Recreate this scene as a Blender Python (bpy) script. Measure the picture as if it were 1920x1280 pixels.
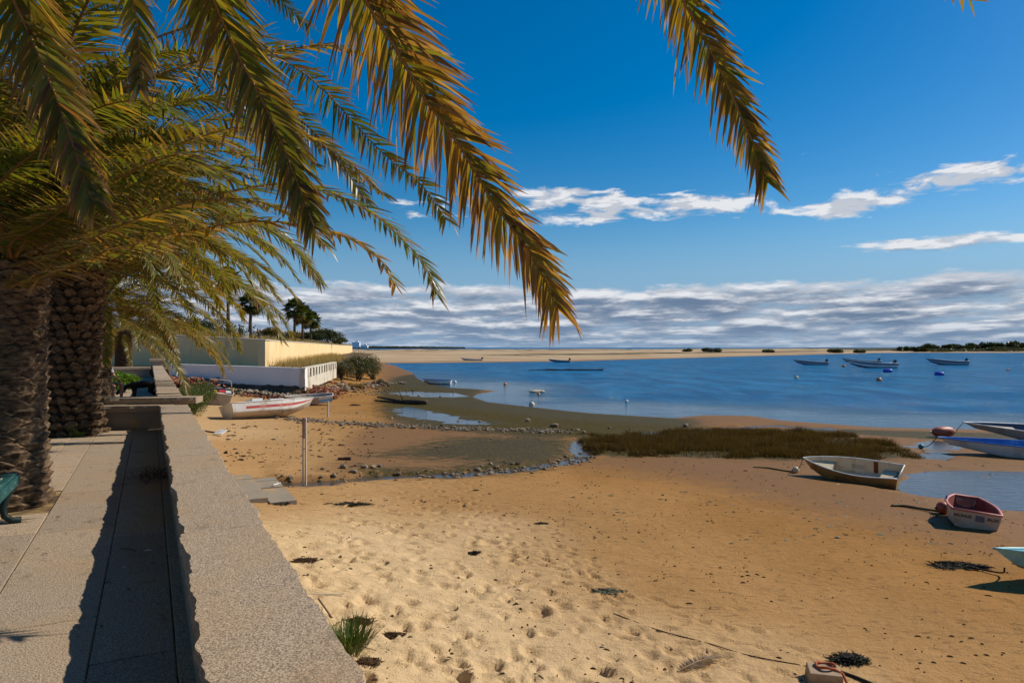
import bpy, bmesh, math, random
import numpy as np
from mathutils import Vector, Matrix, Quaternion
from mathutils import noise as mnoise

for _o in list(bpy.data.objects):
    bpy.data.objects.remove(_o)
scene = bpy.context.scene
COL = scene.collection
R = math.radians

# ------------------------------------------------------------------ camera
CAM_Z = 1.6
FPX = 1280.0
cam_data = bpy.data.cameras.new('camera')
cam_data.sensor_width = 36.0
cam_data.lens = 24.0
cam_data.shift_y = 11.0 / 1920.0
cam_data.clip_start = 0.05
cam_data.clip_end = 60000.0
cam = bpy.data.objects.new('camera', cam_data)
COL.objects.link(cam)
cam.location = (0, 0, CAM_Z)
cam.rotation_euler = (R(90), 0, 0)
scene.camera = cam

# ------------------------------------------------------------------ sun, sky, exposure
SUN_EL = R(40.0)
SUN_VEC = Vector((math.cos(SUN_EL) * 0.9397, math.cos(SUN_EL) * 0.342, math.sin(SUN_EL)))
sun_data = bpy.data.lights.new('sun', 'SUN')
sun_data.energy = 5.0
sun_data.angle = R(0.5)
sun_data.color = (1.0, 0.92, 0.78)
sun = bpy.data.objects.new('sun', sun_data)
COL.objects.link(sun)
sun.rotation_euler = (-SUN_VEC).to_track_quat('-Z', 'Y').to_euler()
sun.location = (30, 5, 30)

scene.view_settings.view_transform = 'Standard'
scene.view_settings.look = 'None'
scene.view_settings.gamma = 1.0
scene.view_settings.exposure = 0.0
scene.view_settings.use_curve_mapping = False
scene.render.engine = 'CYCLES'
scene.cycles.use_denoising = True
scene.cycles.max_bounces = 6
scene.cycles.diffuse_bounces = 3
scene.cycles.glossy_bounces = 3
scene.cycles.transmission_bounces = 4
scene.cycles.transparent_max_bounces = 6
scene.cycles.sample_clamp_indirect = 6.0

world = bpy.data.worlds.new('World')
scene.world = world
world.use_nodes = True


class NT:
    """small helper to write node graphs as expressions"""
    def __init__(self, tree):
        self.t = tree
    def n(self, kind, **kw):
        nd = self.t.nodes.new(kind)
        for k, v in kw.items():
            setattr(nd, k, v)
        return nd
    def link(self, a, b):
        self.t.links.new(a, b)
    def put(self, sock, v):
        if isinstance(v, bpy.types.NodeSocket):
            self.t.links.new(v, sock)
        else:
            if hasattr(sock.default_value, '__len__') and not hasattr(v, '__len__'):
                v = [v] * len(sock.default_value)
            if hasattr(v, '__len__') and len(v) == 3 and len(sock.default_value) == 4:
                v = tuple(v) + (1.0,)
            sock.default_value = v
    def m(self, op, a, b=None, c=None, clamp=False):
        nd = self.n('ShaderNodeMath', operation=op, use_clamp=clamp)
        self.put(nd.inputs[0], a)
        if b is not None: self.put(nd.inputs[1], b)
        if c is not None: self.put(nd.inputs[2], c)
        return nd.outputs[0]
    def vm(self, op, a, b=None):
        nd = self.n('ShaderNodeVectorMath', operation=op)
        self.put(nd.inputs[0], a)
        if b is not None:
            if op == 'SCALE': self.put(nd.inputs['Scale'], b)
            else: self.put(nd.inputs[1], b)
        return nd.outputs[0]
    def xyz(self, v):
        nd = self.n('ShaderNodeSeparateXYZ'); self.put(nd.inputs[0], v)
        return nd.outputs[0], nd.outputs[1], nd.outputs[2]
    def comb(self, x, y, z):
        nd = self.n('ShaderNodeCombineXYZ')
        self.put(nd.inputs[0], x); self.put(nd.inputs[1], y); self.put(nd.inputs[2], z)
        return nd.outputs[0]
    def step(self, v, lo, hi, a=0.0, b=1.0):
        nd = self.n('ShaderNodeMapRange', interpolation_type='SMOOTHSTEP')
        self.put(nd.inputs[0], v)
        for i, x in enumerate((lo, hi, a, b)): self.put(nd.inputs[1 + i], x)
        return nd.outputs[0]
    def lin(self, v, lo, hi, a=0.0, b=1.0):
        nd = self.n('ShaderNodeMapRange')
        self.put(nd.inputs[0], v)
        for i, x in enumerate((lo, hi, a, b)): self.put(nd.inputs[1 + i], x)
        return nd.outputs[0]
    def noise(self, vec, scale, detail=4.0, rough=0.55, dist=0.0):
        nd = self.n('ShaderNodeTexNoise')
        if vec is not None: self.put(nd.inputs['Vector'], vec)
        nd.inputs['Scale'].default_value = scale
        nd.inputs['Detail'].default_value = detail
        nd.inputs['Roughness'].default_value = rough
        nd.inputs['Distortion'].default_value = dist
        return nd.outputs[0]
    def mix(self, f, a, b, mode='MIX'):
        nd = self.n('ShaderNodeMixRGB', blend_type=mode)
        self.put(nd.inputs[0], f); self.put(nd.inputs[1], a); self.put(nd.inputs[2], b)
        return nd.outputs[0]
    def scalev(self, v, s):
        nd = self.n('ShaderNodeMapping')
        self.put(nd.inputs[0], v); nd.inputs['Scale'].default_value = s
        return nd.outputs[0]
    def bump(self, h, strength=0.3, dist=0.02, normal=None):
        nd = self.n('ShaderNodeBump')
        self.put(nd.inputs['Strength'], strength); self.put(nd.inputs['Distance'], dist)
        self.put(nd.inputs['Height'], h)
        if normal is not None: self.put(nd.inputs['Normal'], normal)
        return nd.outputs[0]


def build_world():
    t = world.node_tree
    t.nodes.clear()
    g = NT(t)
    sky = g.n('ShaderNodeTexSky', sky_type='NISHITA')
    sky.sun_disc = False
    sky.sun_elevation = SUN_EL
    sky.sun_rotation = R(70)
    sky.altitude = 10
    sky.air_density = 1.0
    sky.dust_density = 0.35
    sky.ozone_density = 2.5
    hs = g.n('ShaderNodeHueSaturation')
    hs.inputs['Saturation'].default_value = 1.58
    hs.inputs['Value'].default_value = 1.0
    g.link(sky.outputs[0], hs.inputs['Color'])
    skycol0 = g.vm('SCALE', hs.outputs[0], 0.094)
    co = g.n('ShaderNodeTexCoord').outputs['Generated']
    x, y, z = g.xyz(g.vm('NORMALIZE', co))
    rad = g.m('SQRT', g.m('ADD', g.m('MULTIPLY', x, x), g.m('MULTIPLY', y, y)))
    el = g.m('DIVIDE', z, g.m('MAXIMUM', rad, 0.02))
    az = g.m('ARCTAN2', x, y)
    # blue sea air low over the horizon
    skycol = g.mix(g.step(el, 0.20, 0.03, 0.0, 0.85), skycol0, (0.19, 0.36, 0.60))
    # individual clouds: azimuth, elevation (tangent), half width, half height, weight
    spots = [(0.12, 0.198, 0.13, 0.030, .47), (0.29, 0.204, 0.10, 0.024, .42), (0.455, 0.183, 0.08, 0.015, .50),
             (0.605, 0.208, 0.14, 0.024, .52), (0.424, 0.258, 0.05, 0.011, .38), (0.56, 0.130, 0.20, 0.015, .46),
             (-0.14, 0.20, 0.09, 0.035, .36), (0.06, 0.226, 0.10, 0.014, .34), (1.05, 0.17, 0.24, 0.03, .4), (-0.95, 0.16, 0.24, 0.03, .4),
             (1.7, 0.22, 0.2, 0.03, .4), (-1.7, 0.2, 0.3, 0.03, .4), (2.6, 0.17, 0.3, 0.04, .4), (-2.6, 0.22, 0.3, 0.03, .4)]
    def density(elv):
        inv = g.m('DIVIDE', 1.0, g.m('ADD', g.m('MAXIMUM', elv, 0.0), 0.055))
        p = g.comb(g.m('MULTIPLY', g.m('SINE', az), inv), g.m('MULTIPLY', g.m('COSINE', az), inv), 1.7)
        n1 = g.noise(g.scalev(p, (1.15, 0.8, 1)), 1.0, 9.0, 0.58, 0.2)
        n3 = g.noise(g.comb(g.m('MULTIPLY', az, 17.0), g.m('MULTIPLY', elv, 58.0), 9.0), 1.0, 8.0, 0.6, 0.35)
        # streaky bank
        q = g.comb(g.m('MULTIPLY', az, 11.0), g.m('MULTIPLY', elv, 52.0), 4.0)
        n2 = g.noise(q, 1.0, 9.0, 0.62, 0.15)
        cover = g.m('ADD', g.step(g.m('ADD', elv, g.m('MULTIPLY', g.m('SUBTRACT', n3, 0.5), 0.03)), 0.112, 0.078, -0.30, 0.19), g.step(elv, 0.45, 0.2, -0.25, 0.0))
        for (a0, e0, hw, hh, wt) in spots:
            da = g.m('DIVIDE', g.m('SUBTRACT', az, a0), hw)
            de = g.m('DIVIDE', g.m('SUBTRACT', elv, e0), hh)
            r2 = g.m('ADD', g.m('MULTIPLY', da, da), g.m('MULTIPLY', de, de))
            cover = g.m('ADD', cover, g.m('MULTIPLY', g.m('EXPONENT', g.m('MULTIPLY', r2, -1.0)), wt))
        low = g.step(elv, 0.16, 0.07)
        hi = g.m('ADD', g.m('MULTIPLY', n1, 0.35), g.m('MULTIPLY', g.lin(n3, 0.2, 0.8, 0.0, 1.0), 0.65))
        lo = n1
        n1 = g.m('ADD', g.m('MULTIPLY', hi, g.m('SUBTRACT', 1.0, low)), g.m('MULTIPLY', lo, low))
        nn = g.m('ADD', g.m('MULTIPLY', n1, g.m('SUBTRACT', 1.0, g.m('MULTIPLY', low, 0.5))), g.m('MULTIPLY', n2, g.m('MULTIPLY', low, 0.5)))
        return g.m('ADD', nn, cover), nn
    d0, nn0 = density(el)
    d1, nn1 = density(g.m('ADD', el, g.m('ADD', 0.006, g.m('MULTIPLY', el, 0.05))))
    alpha = g.step(d0, 0.51, 0.70)
    alpha = g.m('MULTIPLY', alpha, g.step(el, -0.002, 0.012, 0.55, 1.0))
    top = g.m('SUBTRACT', 1.0, g.step(d1, 0.50, 0.80))
    relief = g.step(g.m('SUBTRACT', nn0, nn1), -0.03, 0.15)
    high = g.step(el, 0.10, 0.16)
    lit = g.m('ADD', g.m('MULTIPLY', top, 0.62), g.m('MULTIPLY', relief, 0.62), clamp=True)
    lit = g.m('MAXIMUM', lit, g.m('MULTIPLY', high, 0.62))
    ccol = g.mix(lit, (0.145, 0.215, 0.335), (0.78, 0.80, 0.84))
    # air between us and the lowest clouds
    ccol = g.mix(g.step(el, 0.05, 0.0, 0.0, 0.45), ccol, (0.24, 0.36, 0.53))
    final = g.mix(alpha, skycol, ccol)
    bg = g.n('ShaderNodeBackground')
    g.link(final, bg.inputs[0])
    bg.inputs[1].default_value = 1.0
    out = g.n('ShaderNodeOutputWorld')
    g.link(bg.outputs[0], out.inputs[0])
build_world()

# ------------------------------------------------------------------ helpers
def px(x, y, Y):
    """photo pixel + depth -> world point"""
    return Vector(((x - 960.0) / FPX * Y, Y, CAM_Z + (651.0 - y) / FPX * Y))
def gp(x, y, z):
    """photo pixel on the level z -> world x, y"""
    Y = FPX * (CAM_Z - z) / (y - 651.0)
    return ((x - 960.0) / FPX * Y, Y)
SN, CS = 0.4686, 0.8834          # promenade direction: d = (-SN, CS), right-hand normal (CS, SN)
def W(s, q, z=0.0):
    return Vector((q * CS - s * SN, q * SN + s * CS, z))
WALL_ANG = math.atan2(CS, -SN)   # direction of the promenade, from +X

def hash2(ix, iy, seed):
    h = (ix.astype(np.int64) * 374761393 + iy.astype(np.int64) * 668265263 + seed * 1442695041) & 0x7fffffff
    h = ((h ^ (h >> 13)) * 1274126177) & 0x7fffffff
    h = h ^ (h >> 16)
    return (h & 0xffff) / 65535.0
def vnoise(x, y, seed=0):
    ix = np.floor(x); iy = np.floor(y)
    fx = x - ix; fy = y - iy
    fx = fx * fx * (3 - 2 * fx); fy = fy * fy * (3 - 2 * fy)
    a = hash2(ix, iy, seed); b = hash2(ix + 1, iy, seed)
    c = hash2(ix, iy + 1, seed); d = hash2(ix + 1, iy + 1, seed)
    return (a * (1 - fx) + b * fx) * (1 - fy) + (c * (1 - fx) + d * fx) * fy
def fbm(x, y, oct=4, seed=0, gain=0.5):
    v = 0; a = 1.0; tot = 0
    for k in range(oct):
        v = v + a * vnoise(x * 2 ** k + 17.3 * k, y * 2 ** k - 9.1 * k, seed + k); tot += a; a *= gain
    return v / tot
def sstep(a, b, x):
    t = np.clip((x - a) / (b - a), 0, 1)
    return t * t * (3 - 2 * t)
def seg_dist(X, Y, pts):
    best = np.full(np.shape(X), 1e9)
    for (x0, y0), (x1, y1) in zip(pts[:-1], pts[1:]):
        dx, dy = x1 - x0, y1 - y0
        L2 = dx * dx + dy * dy + 1e-9
        t = np.clip(((X - x0) * dx + (Y - y0) * dy) / L2, 0, 1)
        best = np.minimum(best, np.hypot(X - x0 - t * dx, Y - y0 - t * dy))
    return best
def in_poly(X, Y, pts):
    ins = np.zeros(np.shape(X), bool)
    n = len(pts)
    for i in range(n):
        x0, y0 = pts[i]; x1, y1 = pts[(i + 1) % n]
        if y0 == y1: continue
        c = ((y0 > Y) != (y1 > Y)) & (X < (x1 - x0) * (Y - y0) / (y1 - y0) + x0)
        ins ^= c
    return ins
def sdf(X, Y, pts):
    """positive inside"""
    d = seg_dist(X, Y, list(pts) + [pts[0]])
    return np.where(in_poly(X, Y, pts), d, -d)

def tag(o, label=None, cat=None, group=None, kind=None):
    if label: o['label'] = label
    if cat: o['category'] = cat
    if group: o['group'] = group
    if kind: o['kind'] = kind
    return o
def empty(name, loc=(0, 0, 0), rz=0.0, parent=None):
    o = bpy.data.objects.new(name, None)
    o.empty_display_size = 0.1
    COL.objects.link(o)
    o.location = loc; o.rotation_euler = (0, 0, rz)
    if parent is not None: o.parent = parent
    return o
def link(name, mesh, parent=None, loc=None, rot=None):
    o = bpy.data.objects.new(name, mesh)
    COL.objects.link(o)
    if parent is not None: o.parent = parent
    if loc is not None: o.location = loc
    if rot is not None: o.rotation_euler = rot
    return o
def mesh_np(name, V, F, mats, smooth=False, cols=None, mi=None):
    """V (n,3) array, F (m,3|4) int array of one size"""
    V = np.asarray(V, np.float32); F = np.asarray(F, np.int32)
    me = bpy.data.meshes.new(name)
    k = F.shape[1]
    me.vertices.add(len(V)); me.vertices.foreach_set('co', V.ravel())
    me.loops.add(F.size); me.loops.foreach_set('vertex_index', F.ravel())
    me.polygons.add(len(F))
    me.polygons.foreach_set('loop_start', np.arange(0, F.size, k, dtype=np.int32))
    me.polygons.foreach_set('loop_total', np.full(len(F), k, np.int32))
    for m in (mats if isinstance(mats, (list, tuple)) else [mats]): me.materials.append(m)
    if mi is not None: me.polygons.foreach_set('material_index', np.asarray(mi, np.int32))
    if smooth: me.polygons.foreach_set('use_smooth', np.ones(len(F), bool))
    me.update(calc_edges=True)
    if cols is not None:
        at = me.color_attributes.new('Col', 'FLOAT_COLOR', 'POINT')
        c = np.ones((len(V), 4), np.float32); c[:, :3] = np.asarray(cols, np.float32)[:, :3]
        at.data.foreach_set('color', c.ravel())
    return me

class MB:
    """collects faces; build() links them as one mesh object"""
    def __init__(self):
        self.v = []; self.f = []; self.mi = []
    def add(self, V, F, mi=0):
        o = len(self.v)
        self.v += [tuple(p) for p in V]
        for f in F:
            self.f.append(tuple(o + i for i in f)); self.mi.append(mi)
        return self
    def box(self, c, s, rz=0.0, mi=0, M=None, taper=1.0):
        hx, hy, hz = s[0] / 2, s[1] / 2, s[2] / 2
        V = []
        for (sx, sy, sz) in ((-1,-1,-1),(1,-1,-1),(1,1,-1),(-1,1,-1),(-1,-1,1),(1,-1,1),(1,1,1),(-1,1,1)):
            k = taper if sz > 0 else 1.0
            p = Vector((sx * hx * k, sy * hy * k, sz * hz))
            if rz: p.rotate(Matrix.Rotation(rz, 3, 'Z'))
            if M is not None: p = M @ p
            V.append(p + Vector(c))
        return self.add(V, [(0,3,2,1),(4,5,6,7),(0,1,5,4),(1,2,6,5),(2,3,7,6),(3,0,4,7)], mi)
    def tube(self, pts, rad, n=8, mi=0, cap=True, flat=1.0):
        pts = [Vector(p) for p in pts]
        if not hasattr(rad, '__len__'): rad = [rad] * len(pts)
        V = []; F = []
        up = None
        for i, p in enumerate(pts):
            t = (pts[min(i + 1, len(pts) - 1)] - pts[max(i - 1, 0)]).normalized()
            if up is None:
                up = Vector((0, 0, 1)) if abs(t.z) < 0.9 else Vector((1, 0, 0))
            a = t.cross(up).normalized(); b = a.cross(t).normalized()
            up = b
            for k in range(n):
                an = 2 * math.pi * k / n
                V.append(p + a * math.cos(an) * rad[i] + b * math.sin(an) * rad[i] * flat)
        for i in range(len(pts) - 1):
            for k in range(n):
                F.append((i * n + k, i * n + (k + 1) % n, (i + 1) * n + (k + 1) % n, (i + 1) * n + k))
        if cap:
            F.append(tuple(range(n - 1, -1, -1)))
            F.append(tuple((len(pts) - 1) * n + k for k in range(n)))
        return self.add(V, F, mi)
    def lathe(self, prof, n=16, mi=0, M=None):
        V = []; F = []
        for (r, z) in prof:
            for k in range(n):
                an = 2 * math.pi * k / n
                p = Vector((r * math.cos(an), r * math.sin(an), z))
                V.append(M @ p if M is not None else p)
        for i in range(len(prof) - 1):
            for k in range(n):
                F.append((i * n + k, i * n + (k + 1) % n, (i + 1) * n + (k + 1) % n, (i + 1) * n + k))
        F.append(tuple(range(n - 1, -1, -1))); F.append(tuple((len(prof) - 1) * n + k for k in range(n)))
        return self.add(V, F, mi)
    def mesh(self, name, mats, smooth=False):
        me = bpy.data.meshes.new(name)
        me.from_pydata(self.v, [], self.f)
        for m in (mats if isinstance(mats, (list, tuple)) else [mats]): me.materials.append(m)
        me.polygons.foreach_set('material_index', self.mi)
        if smooth: me.polygons.foreach_set('use_smooth', [True] * len(self.f))
        me.update()
        return me
    def build(self, name, mats, parent=None, smooth=False, loc=None, rot=None, bevel=0.0):
        o = link(name, self.mesh(name, mats, smooth), parent, loc, rot)
        if bevel:
            b = o.modifiers.new('bevel', 'BEVEL'); b.width = bevel; b.segments = 2; b.limit_method = 'ANGLE'
        return o

# ------------------------------------------------------------------ materials
def material(name):
    m = bpy.data.materials.new(name)
    m.use_nodes = True
    t = m.node_tree
    for n in list(t.nodes): t.nodes.remove(n)
    g = NT(t)
    out = g.n('ShaderNodeOutputMaterial')
    return m, g, out
def principled(g, out, col, rough=0.7, spec=0.4, normal=None, metal=0.0):
    p = g.n('ShaderNodeBsdfPrincipled')
    g.put(p.inputs['Base Color'], col); g.put(p.inputs['Roughness'], rough)
    g.put(p.inputs['Specular IOR Level'], spec); g.put(p.inputs['Metallic'], metal)
    if normal is not None: g.put(p.inputs['Normal'], normal)
    g.link(p.outputs[0], out.inputs[0])
    return p
def objco(g): return g.n('ShaderNodeTexCoord').outputs['Object']
def posco(g): return g.n('ShaderNodeNewGeometry').outputs['Position']
def mat_plain(name, col, rough=0.6, spec=0.4, var=0.25, scale=6.0, grime=None, metal=0.0, bump=0.15):
    """paint or other worn plain surface: base colour with mottling, optional grime colour"""
    m, g, out = material(name)
    co = objco(g)
    n = g.noise(co, scale, 6.0, 0.6)
    c = g.mix(g.lin(n, 0.3, 0.7, var, 0.0), col, tuple(x * 0.55 for x in col))
    if grime is not None:
        n2 = g.noise(co, scale * 0.6, 8.0, 0.65, 0.5)
        c = g.mix(g.step(n2, 0.50, 0.66), c, grime)
    nb = g.noise(co, scale * 8, 4.0, 0.6)
    principled(g, out, c, g.lin(n, 0.3, 0.7, rough - 0.1, rough + 0.1), spec, g.bump(nb, bump, 0.01), metal)
    return m
M = {}
def mat_granite():
    m, g, out = material('granite')
    co = posco(g)
    n1 = g.noise(co, 110.0, 3.0, 0.7)
    n1b = g.noise(co, 45.0, 3.0, 0.7)
    n2 = g.noise(co, 1.3, 5.0, 0.6)
    n3 = g.noise(co, 5.0, 6.0, 0.65, 0.6)
    inf = g.n('ShaderNodeObjectInfo').outputs['Random']
    c = g.mix(g.step(n1, 0.36, 0.62), (0.155, 0.118, 0.084), (0.53, 0.415, 0.30))
    c = g.mix(g.step(n1b, 0.55, 0.72, 0, 0.5), c, (0.09, 0.075, 0.06))
    c = g.mix(g.step(n2, 0.42, 0.70, 0.0, 0.42), c, (0.40, 0.26, 0.125))
    c = g.mix(g.step(n3, 0.56, 0.72, 0.0, 0.5), c, (0.12, 0.095, 0.07))
    c = g.mix(1.0, c, g.mix(inf, (0.85, 0.85, 0.86), (1.08, 1.05, 1.0)), 'MULTIPLY')
    h = g.m('ADD', g.m('MULTIPLY', n1, 1.0), g.m('MULTIPLY', g.noise(co, 30.0, 5.0, 0.7), 1.0))
    principled(g, out, c, 0.85, 0.3, g.bump(h, 0.55, 0.012))
    return m
M['granite'] = mat_granite()
def mat_joint():
    m, g, out = material('joint_sand')
    co = posco(g)
    n = g.noise(co, 3.0, 6.0, 0.6)
    c = g.mix(g.step(n, 0.4, 0.6), (0.10, 0.07, 0.04), (0.36, 0.24, 0.10))
    principled(g, out, c, 0.95, 0.1)
    return m
M['joint'] = mat_joint()
M['soil'] = mat_plain('soil', (0.13, 0.09, 0.055), 0.95, 0.1, 0.6, 9.0, (0.30, 0.2, 0.08), bump=0.8)
M['asphalt'] = mat_plain('asphalt', (0.06, 0.06, 0.06), 0.9, 0.2, 0.3, 3.0)
M['render_white'] = mat_plain('render_white', (0.86, 0.82, 0.77), 0.9, 0.2, 0.2, 0.6, (0.74, 0.70, 0.65))
M['picket_white'] = mat_plain('picket_white', (0.62, 0.56, 0.45), 0.9, 0.2, 0.3, 1.2, (0.36, 0.29, 0.19))
def mat_yellow():
    m, g, out = material('ochre_render')
    co = posco(g)
    st = g.scalev(co, (1.2, 1.2, 0.14))
    n = g.noise(st, 1.0, 6.0, 0.65, 0.4)
    n2 = g.noise(co, 0.4, 5.0, 0.6)
    c = g.mix(g.step(n2, 0.35, 0.65), (0.78, 0.55, 0.27), (0.83, 0.61, 0.33))
    c = g.mix(g.step(n, 0.54, 0.74, 0, 0.45), c, (0.36, 0.27, 0.15))
    principled(g, out, c, 0.9, 0.2)
    return m
M['ochre'] = mat_yellow()
def mat_leaf(name, transl=0.42, gloss=0.35):
    m, g, out = material(name)
    at = g.n('ShaderNodeVertexColor'); at.layer_name = 'Col'
    inf = g.n('ShaderNodeObjectInfo').outputs['Random']
    c = g.mix(1.0, at.outputs[0], g.mix(inf, (0.82, 0.9, 0.85), (1.15, 1.06, 1.0)), 'MULTIPLY')
    p = g.n('ShaderNodeBsdfPrincipled')
    g.put(p.inputs['Base Color'], c); p.inputs['Roughness'].default_value = 0.36
    p.inputs['Specular IOR Level'].default_value = gloss
    tr = g.n('ShaderNodeBsdfTranslucent')
    g.put(tr.inputs[0], g.mix(1.0, c, (1.75, 1.35, 0.42), 'MULTIPLY'))
    mx = g.n('ShaderNodeMixShader'); mx.inputs[0].default_value = transl
    g.link(p.outputs[0], mx.inputs[1]); g.link(tr.outputs[0], mx.inputs[2]); g.link(mx.outputs[0], out.inputs[0])
    return m
M['leaf'] = mat_leaf('palm_leaf', 0.48, 0.4)
M['foliage'] = mat_leaf('foliage', 0.25, 0.2)
M['straw'] = mat_leaf('straw', 0.3, 0.03)
def mat_rachis():
    m, g, out = material('rachis')
    co = objco(g)
    n = g.noise(co, 5.0, 4.0, 0.6)
    c = g.mix(n, (0.20, 0.085, 0.018), (0.36, 0.20, 0.055))
    principled(g, out, c, 0.5, 0.4)
    return m
M['rachis'] = mat_rachis()
def mat_bark():
    m, g, out = material('palm_bark')
    co = posco(g)
    n = g.noise(g.scalev(co, (1, 1, 3.0)), 9.0, 7.0, 0.7, 0.4)
    n2 = g.noise(co, 42.0, 5.0, 0.65)
    c = g.mix(g.step(n, 0.34, 0.66), (0.060, 0.038, 0.024), (0.27, 0.19, 0.118))
    c = g.mix(g.step(n2, 0.52, 0.72, 0, 0.6), c, (0.055, 0.036, 0.024))
    inf = g.n('ShaderNodeObjectInfo').outputs['Random']
    c = g.mix(1.0, c, g.mix(inf, (0.7, 0.68, 0.66), (1.25, 1.18, 1.1)), 'MULTIPLY')
    h = g.m('ADD', n2, g.m('MULTIPLY', g.noise(co, 90.0, 4.0, 0.7), 0.7))
    principled(g, out, c, 0.9, 0.15, g.bump(h, 0.9, 0.02))
    return m
M['bark'] = mat_bark()
M['bark_dark'] = mat_plain('palm_bark_core', (0.06, 0.042, 0.03), 0.95, 0.1, 0.5, 14.0, bump=0.8)
M['wood_dark'] = mat_plain('wood_dark', (0.075, 0.052, 0.036), 0.9, 0.15, 0.5, 7.0, (0.16, 0.12, 0.08), bump=0.6)
M['stem'] = mat_plain('stem', (0.14, 0.10, 0.06), 0.9, 0.15, 0.4, 8.0)
def mat_stone(name, a, b, c3):
    m, g, out = material(name)
    co = posco(g)
    inf = g.n('ShaderNodeNewGeometry').outputs['Random Per Island']
    n = g.noise(co, 14.0, 6.0, 0.65)
    c = g.mix(inf, a, b)
    c = g.mix(g.step(n, 0.42, 0.68, 0.0, 0.7), c, c3)
    principled(g, out, c, 0.85, 0.25, g.bump(n, 0.5, 0.02))
    return m
M['stone'] = mat_stone('beach_stone', (0.10, 0.075, 0.05), (0.30, 0.23, 0.155), (0.06, 0.05, 0.032))
M['brick'] = mat_stone('brick_rubble', (0.26, 0.075, 0.035), (0.34, 0.15, 0.085), (0.22, 0.15, 0.10))
M['rubble'] = mat_stone('pale_rubble', (0.16, 0.12, 0.085), (0.42, 0.33, 0.22), (0.10, 0.07, 0.05))
M['weed'] = mat_plain('seaweed', (0.022, 0.019, 0.012), 0.75, 0.2, 0.5, 20.0, (0.05, 0.048, 0.02))
M['weed_green'] = mat_plain('green_weed', (0.05, 0.055, 0.012), 0.6, 0.4, 0.5, 20.0)
M['weed_dry'] = mat_plain('dry_weed', (0.075, 0.042, 0.022), 0.9, 0.1, 0.5, 20.0)
M['concrete'] = mat_plain('concrete', (0.30, 0.25, 0.19), 0.9, 0.2, 0.45, 3.0, (0.40, 0.27, 0.12), bump=0.4)

def mat_water(name, col, chop, rough=0.04, scale=1.0):
    m, g, out = material(name)
    co = posco(g)
    big = g.noise(g.scalev(co, (0.012, 0.05, 1)), 1.0, 4.0, 0.6, 0.5)
    n0 = g.noise(g.scalev(co, (0.50, 0.17, 1)), 1.0, 7.0, 0.66, 0.5)
    n1 = g.noise(g.scalev(co, (0.55 * scale, 1.1 * scale, 1)), 1.0, 6.0, 0.62, 0.3)
    n2 = g.noise(g.scalev(co, (2.2 * scale, 4.2 * scale, 1)), 1.0, 4.0, 0.6, 0.2)
    h = g.m('ADD', g.m('MULTIPLY', n0, 1.5), g.m('ADD', g.m('MULTIPLY', n1, 1.0), g.m('MULTIPLY', n2, 0.35)))
    st = g.step(big, 0.36, 0.62, chop * 0.45, chop)
    return m, g, out, co, h, st, big
def mat_sea():
    m, g, out, co, h, st, big = mat_water('sea_water', None, 1.0)
    x, y, z = g.xyz(co)
    # calmer close to the tide line
    sh = g.n('ShaderNodeVertexColor'); sh.layer_name = 'Col'
    calm = g.xyz(sh.outputs[0])[0]
    st2 = g.m('MULTIPLY', st, g.lin(calm, 0, 1, 1.0, 0.10))
    nrm = g.bump(h, st2, 1.5)
    wv = g.noise(g.scalev(co, (0.30, 0.085, 1)), 1.0, 8.0, 0.72, 0.6)  # ripple reflections painted as lighter and darker streaks in the diffuse colour
    c = g.mix(g.m('MULTIPLY', g.step(big, 0.35, 0.65), 0.5), g.mix(g.step(wv, 0.34, 0.66), (0.004, 0.075, 0.19), (0.016, 0.16, 0.33)), (0.006, 0.09, 0.23))
    c = g.mix(calm, c, (0.05, 0.11, 0.16))
    df = g.n('ShaderNodeBsdfDiffuse'); g.put(df.inputs['Color'], c)
    gl = g.n('ShaderNodeBsdfGlossy'); gl.inputs['Roughness'].default_value = 0.10; g.put(gl.inputs['Normal'], nrm)
    fr = g.n('ShaderNodeFresnel'); fr.inputs['IOR'].default_value = 1.33; g.put(fr.inputs['Normal'], nrm)
    mx = g.n('ShaderNodeMixShader')
    g.put(mx.inputs[0], g.m('MULTIPLY', fr.outputs[0], g.lin(calm, 0, 1, 0.66, 1.0)))
    g.link(df.outputs[0], mx.inputs[1]); g.link(gl.outputs[0], mx.inputs[2]); g.link(mx.outputs[0], out.inputs[0])
    return m
M['sea'] = mat_sea()
def mat_pool():
    m, g, out = material('pool_water')
    co = posco(g)
    n1 = g.noise(g.scalev(co, (2.2, 5.0, 1)), 1.0, 5.0, 0.6, 0.3)
    p = principled(g, out, (0.07, 0.055, 0.04), 0.06, 0.5, g.bump(n1, 0.22, 0.08))
    p.inputs['IOR'].default_value = 1.33
    return m
M['pool'] = mat_pool()

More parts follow.
